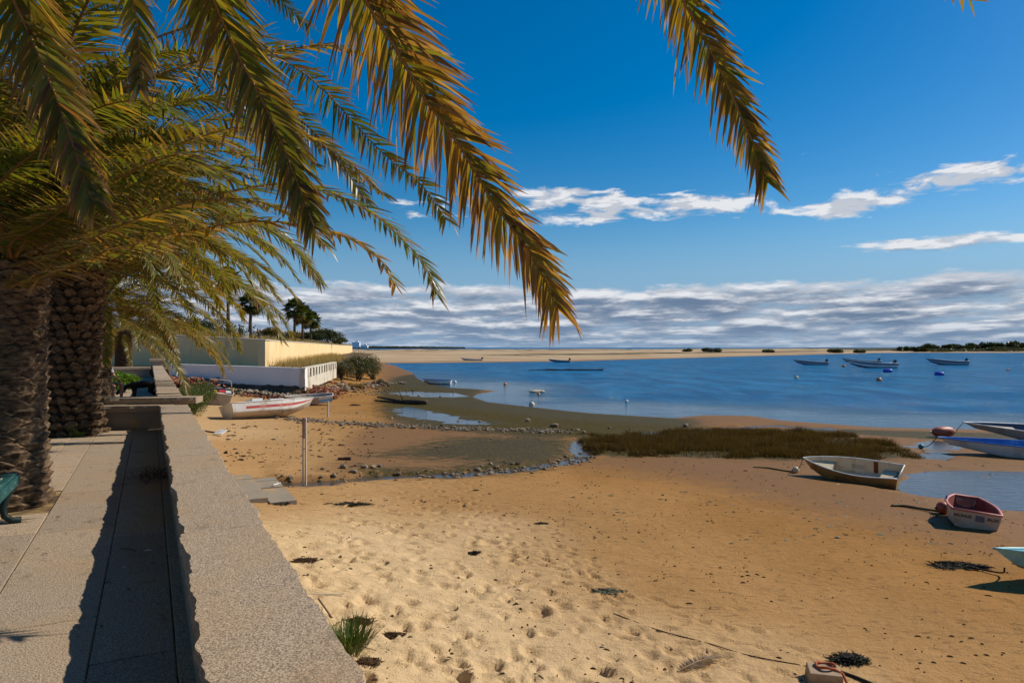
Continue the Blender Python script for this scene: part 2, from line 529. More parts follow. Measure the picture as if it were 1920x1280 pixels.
def mat_sand():
    m, g, out = material('beach_sand')
    co = posco(g)
    at = g.n('ShaderNodeVertexColor'); at.layer_name = 'Col'
    wet, algae, dry = g.xyz(at.outputs[0])
    big = g.noise(co, 0.35, 5.0, 0.6, 0.3)
    mid = g.noise(g.scalev(co, (1.0, 2.2, 1)), 1.6, 7.0, 0.65, 0.5)
    fine = g.noise(co, 9.0, 6.0, 0.65)
    grain = g.noise(co, 160.0, 2.0, 0.6)
    c = g.mix(g.step(big, 0.3, 0.7), (0.315, 0.145, 0.032), (0.40, 0.195, 0.052))
    c = g.mix(g.m('MULTIPLY', dry, g.lin(mid, 0.3, 0.7, 0.85, 1.0)), c, (0.70, 0.50, 0.275))
    wv = g.m('ADD', wet, g.m('MULTIPLY', g.m('SUBTRACT', mid, 0.5), 0.7), clamp=True)
    wetf = g.step(wv, 0.25, 0.75)
    c = g.mix(g.m('MULTIPLY', wetf, 0.85), c, (0.20, 0.098, 0.032))
    # scattered dark specks and streaks of drift
    sp = g.noise(g.scalev(co, (1.3, 3.2, 1)), 3.2, 5.0, 0.7, 0.8)
    spm = g.m('MULTIPLY', g.step(sp, 0.54, 0.66), g.lin(dry, 0, 1, 0.72, 0.22))
    c = g.mix(spm, c, (0.13, 0.075, 0.032))
    av = g.m('ADD', algae, g.m('MULTIPLY', g.m('SUBTRACT', g.noise(g.scalev(co, (0.8, 2.0, 1)), 2.2, 8.0, 0.74, 0.6), 0.5), 2.3))
    alg = g.mix(g.step(fine, 0.35, 0.65), (0.024, 0.020, 0.005), (0.085, 0.066, 0.010))
    c = g.mix(g.m('MULTIPLY', g.step(av, 0.34, 0.75), g.step(algae, 0.02, 0.12)), c, alg)
    c = g.mix(g.lin(grain, 0.3, 0.7, 0.22, 0.0), c, (0.15, 0.09, 0.05))
    rough = g.lin(wetf, 0, 1, 0.95, 0.62)
    h = g.m('ADD', g.m('MULTIPLY', fine, 0.6), g.m('ADD', g.m('MULTIPLY', g.noise(co, 38.0, 4.0, 0.65), 0.4), g.m('MULTIPLY', mid, 1.0)))
    nrm = g.bump(h, g.lin(wetf, 0, 1, 0.75, 0.5), 0.06)
    principled(g, out, c, rough, g.lin(wetf, 0, 1, 0.08, 0.10), nrm)
    return m
M['sand'] = mat_sand()

# ================================================================== SETTING
WATER_Z = -2.5
shore_px = [(640, 676), (700, 679), (728, 682), (745, 690), (768, 700), (772, 708), (792, 719), (835, 727), (880, 729.5), (918, 733),
            (884, 738), (872, 744), (900, 754), (960, 761), (1050, 771), (1100, 776), (1200, 782), (1270, 786), (1330, 780),
            (1400, 781), (1450, 789), (1560, 797), (1640, 803), (1760, 806), (1920, 809), (2500, 830), (5200, 900)]
SHORE = [gp(x, y, WATER_Z) for x, y in shore_px]
LAND = SHORE + [(60, -30), (-60, -30), (-300, 100), (-300, 170)]
CREEK_L = -2.28
creek_px = [(508, 926), (560, 925), (625, 916), (700, 905), (780, 899), (860, 893), (950, 883), (1010, 874), (1060, 868), (1096, 853),
            (1078, 838), (1088, 824), (1150, 812), (1260, 803), (1350, 795), (1450, 791), (1560, 797)]
CREEK = [gp(x, y, CREEK_L) for x, y in creek_px]
pools = {  # pixel outline, level
    'big': [(1665, 906), (1710, 890), (1800, 883), (1930, 890), (2200, 912), (2200, 975), (1910, 968), (1800, 950), (1730, 932), (1680, 918)],
    'mid': [(738, 768), (770, 764), (812, 774), (862, 784), (915, 793), (890, 796), (830, 793), (775, 783)],
    'boat': [(1715, 838), (1760, 830), (1800, 832), (1800, 842), (1750, 845)],
    'small': [(1728, 852), (1755, 849), (1785, 855), (1770, 861), (1735, 859)],
    'tongue': [(715, 737), (760, 733), (830, 737), (860, 742), (800, 744)],
}
POOL_Z = {'big': -2.33, 'mid': -2.37, 'boat': -2.40, 'small': -2.36, 'tongue': -2.44}
POOLS = {k: [gp(x, y, POOL_Z[k]) for x, y in v] for k, v in pools.items()}
GRASS_Z = -2.32
grass_px = [(1088, 832), (1110, 815), (1200, 808), (1320, 801), (1420, 802), (1520, 806), (1600, 813), (1690, 835), (1716, 848), (1690, 858),
            (1640, 862), (1500, 864), (1390, 862), (1270, 857), (1150, 859), (1110, 856)]
GRASS = [gp(x, y, GRASS_Z) for x, y in grass_px]
ALG1 = [gp(x, y, -2.35) for x, y in [(720, 728), (748, 706), (778, 700), (806, 717), (895, 726), (885, 740), (905, 749), (1055, 766), (1285, 783), (1295, 800), (1100, 818), (1000, 818), (860, 806), (790, 800), (740, 782), (725, 760)]]
ALG2 = [gp(x, y, -2.25) for x, y in [(700, 860), (850, 818), (1000, 815), (1085, 822), (1075, 862), (980, 884), (820, 898), (700, 905), (690, 885), (830, 880), (900, 868)]]
ALG3 = [gp(x, y, -2.4) for x, y in [(1440, 797), (1640, 803), (1920, 809), (2200, 818), (2100, 836), (1920, 830), (1740, 824), (1600, 814), (1500, 806)]]
DAMP = [gp(x, y, -2.3) for x, y in [(1900, 1100), (1650, 1040), (1450, 985), (1250, 925), (1000, 878), (1100, 812), (1300, 780), (1500, 785), (2400, 830), (2600, 1100)]]

DAMP2 = [gp(x, y, -2.25) for x, y in [(560, 905), (600, 870), (640, 815), (740, 772), (900, 800), (1090, 812), (1090, 866), (960, 890), (800, 903), (640, 918)]]

def base_z(X, Y):
    q = X * CS + Y * SN
    d = seg_dist(X, Y, SHORE)
    ins = in_poly(X, Y, LAND)
    d = np.where(ins, d, -d)
    z = WATER_Z + 0.03 + np.where(d > 0, 0.0125 * np.minimum(d, 24.0), 0.05 * d)
    z = np.maximum(z, -6.0)
    z = z + np.where(ins, 0.46 * np.exp(-np.maximum(q - 0.6, 0) / 3.4) * sstep(60, 45, Y), 0)
    # bank under the far shrubs and the terrace
    z = z + np.where(ins, 0.9 * sstep(-12.5, -19.5, X + 0.12 * (Y - 50)) * sstep(44, 56, Y), 0)
    z = z + (fbm(X * 0.25, Y * 0.25, 3, 5) - 0.5) * 0.05 * sstep(0, 5, d)
    return z, d
def terrain(X, Y):
    z, d = base_z(X, Y)
    q = X * CS + Y * SN
    s = -X * SN + Y * CS
    # creek
    dc = seg_dist(X, Y, CREEK) + (fbm(X * 1.3, Y * 1.3, 3, 11) - 0.5) * 0.6 + (fbm(X * .3, Y * .3, 2, 12) - .5) * .5
    first = seg_dist(X, Y, CREEK[:4])
    deep = 0.10 + 0.22 * sstep(1.2, 0.2, first)
    z = z - deep * sstep(0.62, 0.22, dc)
    # the crust of old concrete and mud above the outlet stands a little higher
    crust = sdf(X, Y, CRUST) + (fbm(X * 1.1, Y * 1.1, 3, 31) - 0.5) * 0.3
    z = z + 0.07 * sstep(-0.02, 0.10, crust)
    wet = sstep(1.3, 0.3, dc) * 0.75
    for k, P in POOLS.items():
        sd = sdf(X, Y, P) + (fbm(X * 0.5, Y * 1.3, 4, 3) - 0.5) * 2.0 * (0.35 if k in ('small',) else 1.0)
        m = sstep(-0.9, 0.7, sd) if k != 'small' else sstep(-0.15, 0.2, sd)
        tgt = POOL_Z[k] - 0.055 + (fbm(X * 1.1, Y * 2.6, 4, 8) - 0.5) * 0.13
        z = z * (1 - m) + tgt * m
        wet = np.maximum(wet, sstep(-2.6, 0.4, sd) * 0.9)
    wet = np.maximum(wet, sstep(9, 1, d) * 0.8 * (d > -1))
    sdm = sdf(X, Y, DAMP)
    wet = np.maximum(wet, np.maximum(sstep(-3.5, 4.5, sdm) * 0.80, sstep(-1.8, 1.8, sdf(X, Y, DAMP2)) * 0.74))
    alg = np.maximum(sstep(-3.2, 1.4, sdf(X, Y, ALG1)) * 0.95, sstep(-3.0, 2.2, sdf(X, Y, ALG2)) * 0.90)
    alg = np.maximum(alg, sstep(-0.4, 0.8, sdf(X, Y, ALG3)) * 0.9)
    alg = np.maximum(alg, sstep(2.2, 0.2, seg_dist(X, Y, CREEK[4:11])) * 0.5)
    alg = np.maximum(alg, sstep(-1.0, 0.6, sdf(X, Y, GRASS)) * 0.8)
    alg = np.maximum(alg, 0.36 * sstep(-2.6, 0, sdf(X, Y, GRASS)))
    alg = np.maximum(alg, 0.30 * sstep(3.0, 8.0, sdm))
    wn = (fbm(X * 0.35, Y * 0.35, 3, 21) - 0.5) * 3.0
    dry = sstep(9.0, 3.2, q + wn * 0.8) * sstep(19, 12.5, s + wn)
    dry = np.maximum(dry, 0.55 * sstep(9.5, 3.0, q + wn) * sstep(24, 30, s + wn))
    dry = np.maximum(dry, 0.30 * sstep(14.0, 4.0, q + wn))
    return z, wet, alg, dry, d
CRUST = [gp(x, y, -2.2) for x, y in [(500, 886), (540, 874), (600, 872), (690, 876), (720, 890), (690, 902), (620, 912), (570, 918), (515, 919)]]
GX, GY = np.arange(-62, 42, 0.22), np.arange(3, 104, 0.22)
GZ = terrain(*np.meshgrid(GX, GY))[0]
def ground_z(x, y):
    """height of the beach, read from a grid"""
    u = min(max((x - GX[0]) / 0.22, 0), len(GX) - 1.001); v = min(max((y - GY[0]) / 0.22, 0), len(GY) - 1.001)
    i, j = int(u), int(v); a, b = u - i, v - j
    return float((GZ[j, i] * (1 - a) + GZ[j, i + 1] * a) * (1 - b) + (GZ[j + 1, i] * (1 - a) + GZ[j + 1, i + 1] * a) * b)
def on_ground(x, y, z0=-2.2):
    """photo pixel -> point on the beach surface"""
    z = z0
    for _ in range(5):
        X, Y = gp(x, y, z)
        z = ground_z(X, Y)
    return Vector((X, Y, z))

def axis(parts):
    out = [parts[0][0]]
    for a, b, st in parts:
        n = max(1, int(round((b - a) / st)))
        out += list(np.linspace(a, b, n + 1)[1:])
    return np.array(out)
def grow(a, b, s0, f):
    """cells growing by factor f"""
    out = [a]; s = s0
    sg = 1 if b > a else -1
    while (b - out[-1]) * sg > s * 1.2:
        out.append(out[-1] + sg * s); s *= f
    out.append(b)
    return out
def build_terrain():
    xs = np.array(sorted(set(grow(-3.2, -320, 0.06, 1.045)[1:] + list(np.arange(-3.2, 12.0, 0.048)) + grow(12.0, 330, 0.06, 1.045))))
    ys = np.array(sorted(set(grow(6.0, -30, 0.25, 1.4)[1:] + list(np.arange(6.0, 17.0, 0.044)) + grow(17.0, 150, 0.05, 1.020))))
    X, Y = np.meshgrid(xs, ys)
    z, wet, alg, dry, d = terrain(X, Y)
    # small scale relief of trodden dry sand
    near = sstep(26, 12, Y)
    land = sstep(0.5, 4, d)
    z = z + land * near * ((fbm(X * 3.0, Y * 3.0, 4, 41) - 0.5) * (0.012 + 0.05 * dry) + (fbm(X * 9, Y * 9, 2, 51) - 0.5) * (0.006 + 0.010 * dry))
    rnd = random.Random(4)
    dx = 0.048
    n_foot = 0
    def stamp(fx, fy, L, Wd, dep, an, rim=0.5, sharp=3.0):
        i0 = np.searchsorted(xs, fx - 0.36); i1 = np.searchsorted(xs, fx + 0.36)
        j0 = np.searchsorted(ys, fy - 0.36); j1 = np.searchsorted(ys, fy + 0.36)
        if i1 - i0 < 3 or j1 - j0 < 3: return
        A = X[j0:j1, i0:i1] - fx; B = Y[j0:j1, i0:i1] - fy
        u = (A * math.cos(an) + B * math.sin(an)) / L
        v = (-A * math.sin(an) + B * math.cos(an)) / Wd
        # heel deeper than toe, one-sided rim
        r = np.sqrt(u * u + v * v)
        z[j0:j1, i0:i1] += -dep * np.exp(-r ** sharp * 1.2) * (1 + 0.35 * np.clip(u, -1, 1)) + dep * rim * np.exp(-((r - 1.4) / 0.3) ** 2) * (0.6 + 0.5 * np.clip(v, -1, 1))
    for i in range(7000):
        fy = 6.1 + 12.5 * rnd.random() ** 1.2
        fx = rnd.uniform(-4.4, 11.5)
        q = fx * CS + fy * SN; s = -fx * SN + fy * CS
        if q < 0.8: continue
        dens = max(0.0, min(1.0, (7.6 - q) / 5.0)) * max(0.0, min(1.0, (15.5 - s) / 4.0))
        if rnd.random() > dens * 0.55 + 0.02: continue
        big = rnd.random() < 0.35
        L = rnd.uniform(0.10, 0.19) if big else rnd.uniform(0.03, 0.08)
        Wd = L * rnd.uniform(0.3, 0.9)
        dep = (rnd.uniform(0.02, 0.055) if big else rnd.uniform(0.008, 0.025)) * (0.45 if dens < 0.3 else 1.0)
        stamp(fx, fy, L, Wd, dep, rnd.uniform(0, 6.28), rnd.uniform(.1, .7), rnd.uniform(2, 4))
    # walked tracks: pairs of feet
    for k in range(46):
        s = rnd.uniform(4, 15); q = rnd.uniform(1.2, 7.0); an = rnd.choice([WALL_ANG, WALL_ANG + math.pi]) + rnd.gauss(0, .35)
        p = W(s, q); x, y = p.x, p.y
        for j in range(rnd.randrange(6, 18)):
            an += rnd.gauss(0, .06); x += math.cos(an) * .62; y += math.sin(an) * .62
            sd_ = .10 * (1 if j % 2 else -1)
            fx, fy = x - math.sin(an) * sd_, y + math.cos(an) * sd_
            if fx * CS + fy * SN < .85: continue
            far = max(.25, min(1.0, (9.0 - (fx * CS + fy * SN)) / 4))
            stamp(fx, fy, .145, .06, .045 * far, an + rnd.gauss(0, .1), .55, 4.0)
    ny, nx = X.shape
    V = np.stack([X.ravel(), Y.ravel(), z.ravel()], 1)
    idx = np.arange(nx * ny).reshape(ny, nx)
    F = np.stack([idx[:-1, :-1].ravel(), idx[:-1, 1:].ravel(), idx[1:, 1:].ravel(), idx[1:, :-1].ravel()], 1)
    C = np.stack([wet.ravel(), alg.ravel(), dry.ravel()], 1)
    keep = (V[F[:, 0], 2] > -5.5)
    o = link('beach', mesh_np('beach', V, F[keep], M['sand'], True, C))
    tag(o, 'ochre sand beach with damp mud, algae and footprints beside the sea wall', None, None, 'structure')
    return o
build_terrain()

def flat_poly(name, pts, z, mat, kind='structure', label=None, grow_by=0.0):
    cx = sum(p[0] for p in pts) / len(pts); cy = sum(p[1] for p in pts) / len(pts)
    V = []
    for p in pts:
        dx, dy = p[0] - cx, p[1] - cy
        L = math.hypot(dx, dy) + 1e-6
        V.append((p[0] + dx / L * grow_by, p[1] + dy / L * grow_by, z))
    me = bpy.data.meshes.new(name)
    me.from_pydata(V, [], [tuple(range(len(V)))])
    me.materials.append(mat)
    o = link(name, me)
    tag(o, label, None, None, kind)
    return o
def build_sea():
    xs = np.array(sorted(set(grow(0, -30000, 3.0, 1.09)[1:] + [0.0] + grow(0, 30000, 3.0, 1.09)[1:])))
    ys = np.array(sorted(set(grow(30, 10, 2, 1.3)[1:] + [30.0] + grow(30, 40000, 1.2, 1.045)[1:])))
    X, Y = np.meshgrid(xs, ys)
    d = seg_dist(X, Y, SHORE)
    calm = sstep(13.0, 1.0, d - 2.5 + (fbm(X * .1, Y * .2, 3, 77) - .5) * 16) * sstep(140, 60, Y)
    ny, nx = X.shape
    V = np.stack([X.ravel(), Y.ravel(), np.full(X.size, WATER_Z)], 1)
    idx = np.arange(nx * ny).reshape(ny, nx)
    F = np.stack([idx[:-1, :-1].ravel(), idx[:-1, 1:].ravel(), idx[1:, 1:].ravel(), idx[1:, :-1].ravel()], 1)
    C = np.stack([calm.ravel()] * 3, 1)
    o = link('sea_water', mesh_np('sea_water', V, F, M['sea'], False, C))
    tag(o, 'rippled blue lagoon water reaching to the horizon', None, None, 'structure')
build_sea()
for _k, _lab in (('big', 'shallow tide pool on the mud between the two dinghies'), ('mid', 'narrow pool of water above the band of stones'),
                 ('boat', 'film of water on the mud beside the blue-rimmed boat'), ('small', 'little bright puddle on the sand below the blue-rimmed boat'),
                 ('tongue', 'thin sheet of water on the mud by the far shore')):
    flat_poly('tide_pool', POOLS[_k], POOL_Z[_k] - 0.012, M['pool'], 'structure', _lab, 1.2 if _k not in ('small',) else 0.15)
def build_creek():
    pts = [Vector((x, y, 0)) for x, y in CREEK]
    out = []
    for a, b in zip(pts[:-1], pts[1:]):
        n = max(2, int((b - a).length / 0.4))
        out += [a.lerp(b, k / n) for k in range(n)]
    out.append(pts[-1])
    V = []; F = []
    bz = base_z(np.array([p.x for p in out]), np.array([p.y for p in out]))[0]
    # the water runs downhill only
    lev = np.minimum.accumulate(bz)
    for i, p in enumerate(out):
        t = (out[min(i + 1, len(out) - 1)] - out[max(i - 1, 0)]).normalized()
        nrm = Vector((-t.y, t.x, 0))
        z = lev[i] - 0.085
        wv = 0.42
        V += [p + nrm * wv + Vector((0, 0, z)), p - nrm * wv + Vector((0, 0, z))]
        if i: F.append((2 * i - 2, 2 * i - 1, 2 * i + 1, 2 * i))
    me = bpy.data.meshes.new('creek_water'); me.from_pydata([tuple(v) for v in V], [], F); me.materials.append(M['pool'])
    tag(link('creek_water', me), 'trickle of water running from the outlet across the mud to the lagoon', None, None, 'structure')
build_creek()

# ---------------------------------------------------------------- sandbar and far shore
def mat_bar():
    m, g, out = material('sandbar_sand')
    co = posco(g)
    at = g.n('ShaderNodeVertexColor'); at.layer_name = 'Col'
    veg, wet, _b = g.xyz(at.outputs[0])
    n = g.noise(g.scalev(co, (0.03, 0.09, 1)), 1.0, 6.0, 0.65, 0.4)
    n2 = g.noise(g.scalev(co, (0.08, 0.10, 1)), 1.0, 6.0, 0.7, 0.4)
    c = g.mix(g.step(n, 0.35, 0.65), (0.34, 0.225, 0.12), (0.52, 0.385, 0.24))
    c = g.mix(wet, c, (0.20, 0.12, 0.06))
    c = g.mix(g.m('MULTIPLY', g.step(g.m('ADD', veg, g.m('SUBTRACT', n2, 0.5)), 0.45, 0.62), g.step(veg, 0.02, 0.1)), c, (0.055, 0.052, 0.025))
    principled(g, out, c, 0.95, 0.1)
    return m
M['bar'] = mat_bar()
bar_near_px = [(560, 684), (640, 683), (740, 682), (860, 681), (990, 679), (1080, 678), (1180, 675), (1320, 671), (1430, 668), (1520, 665.5), (1600, 663.3), (1660, 661.8), (1760, 661.3), (2600, 661.3)]
BAR_NEAR = [gp(x, y, WATER_Z) for x, y in bar_near_px]
def bar_h(X, Y):
    bx = np.array([p[0] for p in BAR_NEAR]); by = np.array([p[1] for p in BAR_NEAR])
    front = np.interp(X, bx, by)
    d = Y - front + (fbm(X * 0.02, Y * 0.02, 3, 9) - 0.5) * 12
    z = WATER_Z - 0.06 + 0.011 * np.clip(d, -10, 120) * 0.9
    dune = sstep(110, 190, d) * sstep(520, 330, d)
    z = z + dune * (0.3 + 1.7 * fbm(X * 0.018, Y * 0.03, 4, 14) ** 1.2)
    z = z - 4.0 * sstep(330, 560, d)
    # wet lagoon strips on the near flat
    pool = sstep(0.62, 0.72, fbm(X * 0.012 + 3, Y * 0.06, 3, 61)) * sstep(8, 25, d) * sstep(110, 70, d)
    z = z - 0.0 * pool
    wet = np.maximum(sstep(26, 4, d), pool * 0.6)
    vegline = sstep(70, 90, d) * sstep(135, 112, d) * sstep(0, 60, X + 0.2 * Y) * 0.6
    veg = np.maximum(vegline, sstep(120, 200, d) * 0.5)
    # wooded spit on the right
    spit = sstep(300, 345, X + (fbm(X * .05, Y * .05, 2, 3) - .5) * 30) * sstep(-6, 10, d)
    z = z + spit * 0.8
    veg = np.maximum(veg, spit * sstep(6, 16, d) * 0.95)
    return z, wet * (1 - spit), veg
def build_bar():
    xs = np.arange(-260, 900, 3.0); ys = np.concatenate([np.arange(150, 560, 2.4), np.arange(560, 1150, 6.0)])
    X, Y = np.meshgrid(xs, ys)
    z, wet, veg = bar_h(X, Y)
    ny, nx = X.shape
    V = np.stack([X.ravel(), Y.ravel(), z.ravel()], 1)
    idx = np.arange(nx * ny).reshape(ny, nx)
    F = np.stack([idx[:-1, :-1].ravel(), idx[:-1, 1:].ravel(), idx[1:, 1:].ravel(), idx[1:, :-1].ravel()], 1)
    keep = V[F].max(1)[:, 2] > WATER_Z - 0.4
    o = link('sandbar', mesh_np('sandbar', V, F[keep], M['bar'], True, np.stack([veg.ravel(), wet.ravel(), 0 * veg.ravel()], 1)))
    tag(o, 'long low sandbar with dunes across the lagoon', None, None, 'structure')
build_bar()
def build_headland():
    V = []; F = []
    rnd = random.Random(3)
    n = 90
    for i in range(n + 1):
        x = -620 + 480 * i / n
        hgt = 5.0 * min(1, i / 12) * (1 - 0.75 * (i / n) ** 1.5) * (0.8 + 0.4 * rnd.random())
        V += [(x, 1990, -3), (x, 2000, -2.5 + 4 + hgt), (x, 2090, -3)]
        if i:
            a = 3 * (i - 1); F += [(a, a + 3, a + 4, a + 1), (a + 1, a + 4, a + 5, a + 2)]
    me = bpy.data.meshes.new('headland'); me.from_pydata(V, [], F)
    me.materials.append(mat_plain('far_wood', (0.035, 0.045, 0.04), 0.95, 0.1, 0.4, 0.02))
    tag(link('headland', me), 'far dark wooded headland left of the lagoon', None, None, 'structure')
    for k, (x, w, h, lab) in enumerate(((-452, 22, 16, 'tall white far-off building on the headland'), (-485, 26, 8, 'low white far-off building left of the taller one'), (-428, 20, 7, 'low white far-off building right of the taller one'))):
        mb = MB(); mb.box((0, 0, h / 2), (w, 12, h)); mb.box((w * 0.1, 0, h + 1.5), (w * 0.4, 7, 3))
        tag(mb.build('far_building', M['render_white'], None, False, (x * 2.9 / 2.9, 1980, 0.5)), lab, 'building', 'white buildings on the far headland')
build_headland()

# ---------------------------------------------------------------- promenade
S0, S1 = -7.0, 44.0
def quad_block(s0, s1, q0, q1, z0, z1):
    P = [W(s0, q0), W(s0, q1), W(s1, q1), W(s1, q0)]
    V = [(p.x, p.y, z0) for p in P] + [(p.x, p.y, z1) for p in P]
    F = [(0, 3, 2, 1), (4, 5, 6, 7), (0, 1, 5, 4), (1, 2, 6, 5), (2, 3, 7, 6), (3, 0, 4, 7)]
    # orientation: s runs left/away, q right: order gives outward normals up to a flip, fixed by recalculation
    return V, F
def block_obj(name, s0, s1, q0, q1, z0, z1, mat, parent=None, bevel=0.0):
    V, F = quad_block(s0, s1, q0, q1, z0, z1)
    me = bpy.data.meshes.new(name); me.from_pydata(V, [], F); me.materials.append(mat)
    bm = bmesh.new(); bm.from_mesh(me); bmesh.ops.recalc_face_normals(bm, faces=bm.faces); bm.to_mesh(me); bm.free()
    o = link(name, me, parent)
    if bevel:
        b = o.modifiers.new('bevel', 'BEVEL'); b.width = bevel; b.segments = 2
    return o
promenade = block_obj('promenade', S0, S1, -4.6, 0.45, -2.6, -0.014, M['joint'])
tag(promenade, 'stone paved promenade along the sea wall', None, None, 'structure')
street = block_obj('street', S0, S1, -16.0, -4.6, -2.6, -0.13, M['asphalt'])
tag(street, 'asphalt street behind the palm row', None, None, 'structure')
PALM_S = [2.1, 8.57, 15.04, 21.5]
def build_paving():
    rnd = random.Random(8)
    strips = [(0.12, 0.22), (-0.275, 0.12), (-0.866, -0.275), (-1.23, -0.866), (-1.75, -1.23), (-2.35, -1.75), (-2.95, -2.35), (-3.6, -2.95), (-4.25, -3.6)]
    for si, (qa, qb) in enumerate(strips):
        pit = si in (3, 4)
        s = -1.0 + rnd.uniform(-0.6, 0)
        cuts = [s]
        while s < 42:
            s += rnd.uniform(1.0, 1.55); cuts.append(s)
        if si == 2: cuts = [-0.6, 0.9, 2.3, 3.15 + 0.3, 4.75, 6.0, 7.1, 8.9] + [c for c in cuts if c > 9.8]
        segs = list(zip(cuts[:-1], cuts[1:]))
        if si == 0: segs = [(-1.5, 42.0)]
        if pit:
            out = []
            for a, b in segs:
                parts = [(a, b)]
                for ps in PALM_S:
                    nw = []
                    for (c, d) in parts:
                        lo, hi = ps - 0.62, ps + 0.55
                        if d <= lo or c >= hi: nw.append((c, d)); continue
                        if c < lo: nw.append((c, lo))
                        if d > hi: nw.append((hi, d))
                    parts = nw
                out += [p for p in parts if p[1] - p[0] > 0.06]
            segs = out
        for a, b in segs:
            dz = rnd.uniform(-0.003, 0.003)
            block_obj('paving_slab', a + 0.0035, b - 0.0035, qa + 0.0035, qb - 0.0035, -0.05, dz, M['granite'], promenade, 0.006)
    for i, ps in enumerate(PALM_S):
        nx, ny = 10, 10
        V = []; F = []
        for j in range(ny + 1):
            for k in range(nx + 1):
                p = W(ps - 0.63 + 1.19 * j / ny, -1.77 + 0.92 * k / nx)
                r = math.hypot(j / ny - 0.5, k / nx - 0.5)
                V.append((p.x, p.y, -0.07 + 0.05 * max(0, 0.6 - r) + rnd.uniform(-.012, .012)))
        for j in range(ny):
            for k in range(nx):
                a = j * (nx + 1) + k; F.append((a, a + 1, a + nx + 2, a + nx + 1))
        me = bpy.data.meshes.new('planting_pit'); me.from_pydata(V, [], F); me.materials.append(M['soil'])
        link('planting_pit', me, promenade)
    block_obj('kerb_stone', S0, S1, -4.6, -4.3, -0.12, 0.0, M['granite'], promenade, 0.01)
build_paving()

# sea wall ---------------------------------------------------------
def rough_slab(name, s0, s1, q0, q1, z0, z1, parent, seed, amp=0.018, step=0.035):
    """split stone coping slab: flat sawn top, ragged broken long edges"""
    n = max(3, int((s1 - s0) / step))
    nt = 9
    V = []
    for i in range(n + 1):
        s = s0 + (s1 - s0) * i / n
        def jag(k, sc): return (mnoise.noise((s * sc, k * 9.7 + seed, 0.3))) 
        def edge(k):
            return amp * (1.4 * jag(k, 3.2) + 1.0 * jag(k + 3, 9.0) + 0.75 * jag(k + 5, 24.0))
        prof = [(q0 + 0.03 + edge(1), z0), (q0 + 0.015 + edge(2) * 1.2, z0 + 0.35 * (z1 - z0)), (q0 + edge(3), z0 + 0.8 * (z1 - z0)), (q0 + 0.008 + edge(3), z1)]
        e0, e1 = q0 + 0.008 + edge(3), q1 - 0.008 - edge(6)
        for k in range(1, nt):
            prof.append((e0 + (e1 - e0) * k / nt, z1 + 0.0015 * jag(20 + k, 5.0)))
        prof += [(e1, z1), (q1 - edge(6), z0 + 0.8 * (z1 - z0)), (q1 - 0.015 - edge(7) * 1.2, z0 + 0.35 * (z1 - z0)), (q1 - 0.03 - edge(8), z0)]
        m = len(prof)
        V += [tuple(W(s, q, z)) for q, z in prof]
    F = []
    for i in range(n):
        for k in range(m - 1):
            a = i * m + k
            F.append((a, a + 1, a + m + 1, a + m))
        F.append((i * m + m - 1, i * m, (i + 1) * m, (i + 1) * m + m - 1))
    F.append(tuple(range(m))); F.append(tuple(n * m + k for k in range(m - 1, -1, -1)))
    me = bpy.data.meshes.new(name); me.from_pydata(V, [], F); me.materials.append(M['granite'])
    bm = bmesh.new(); bm.from_mesh(me); bmesh.ops.recalc_face_normals(bm, faces=bm.faces); bm.to_mesh(me); bm.free()
    return link(name, me, parent)
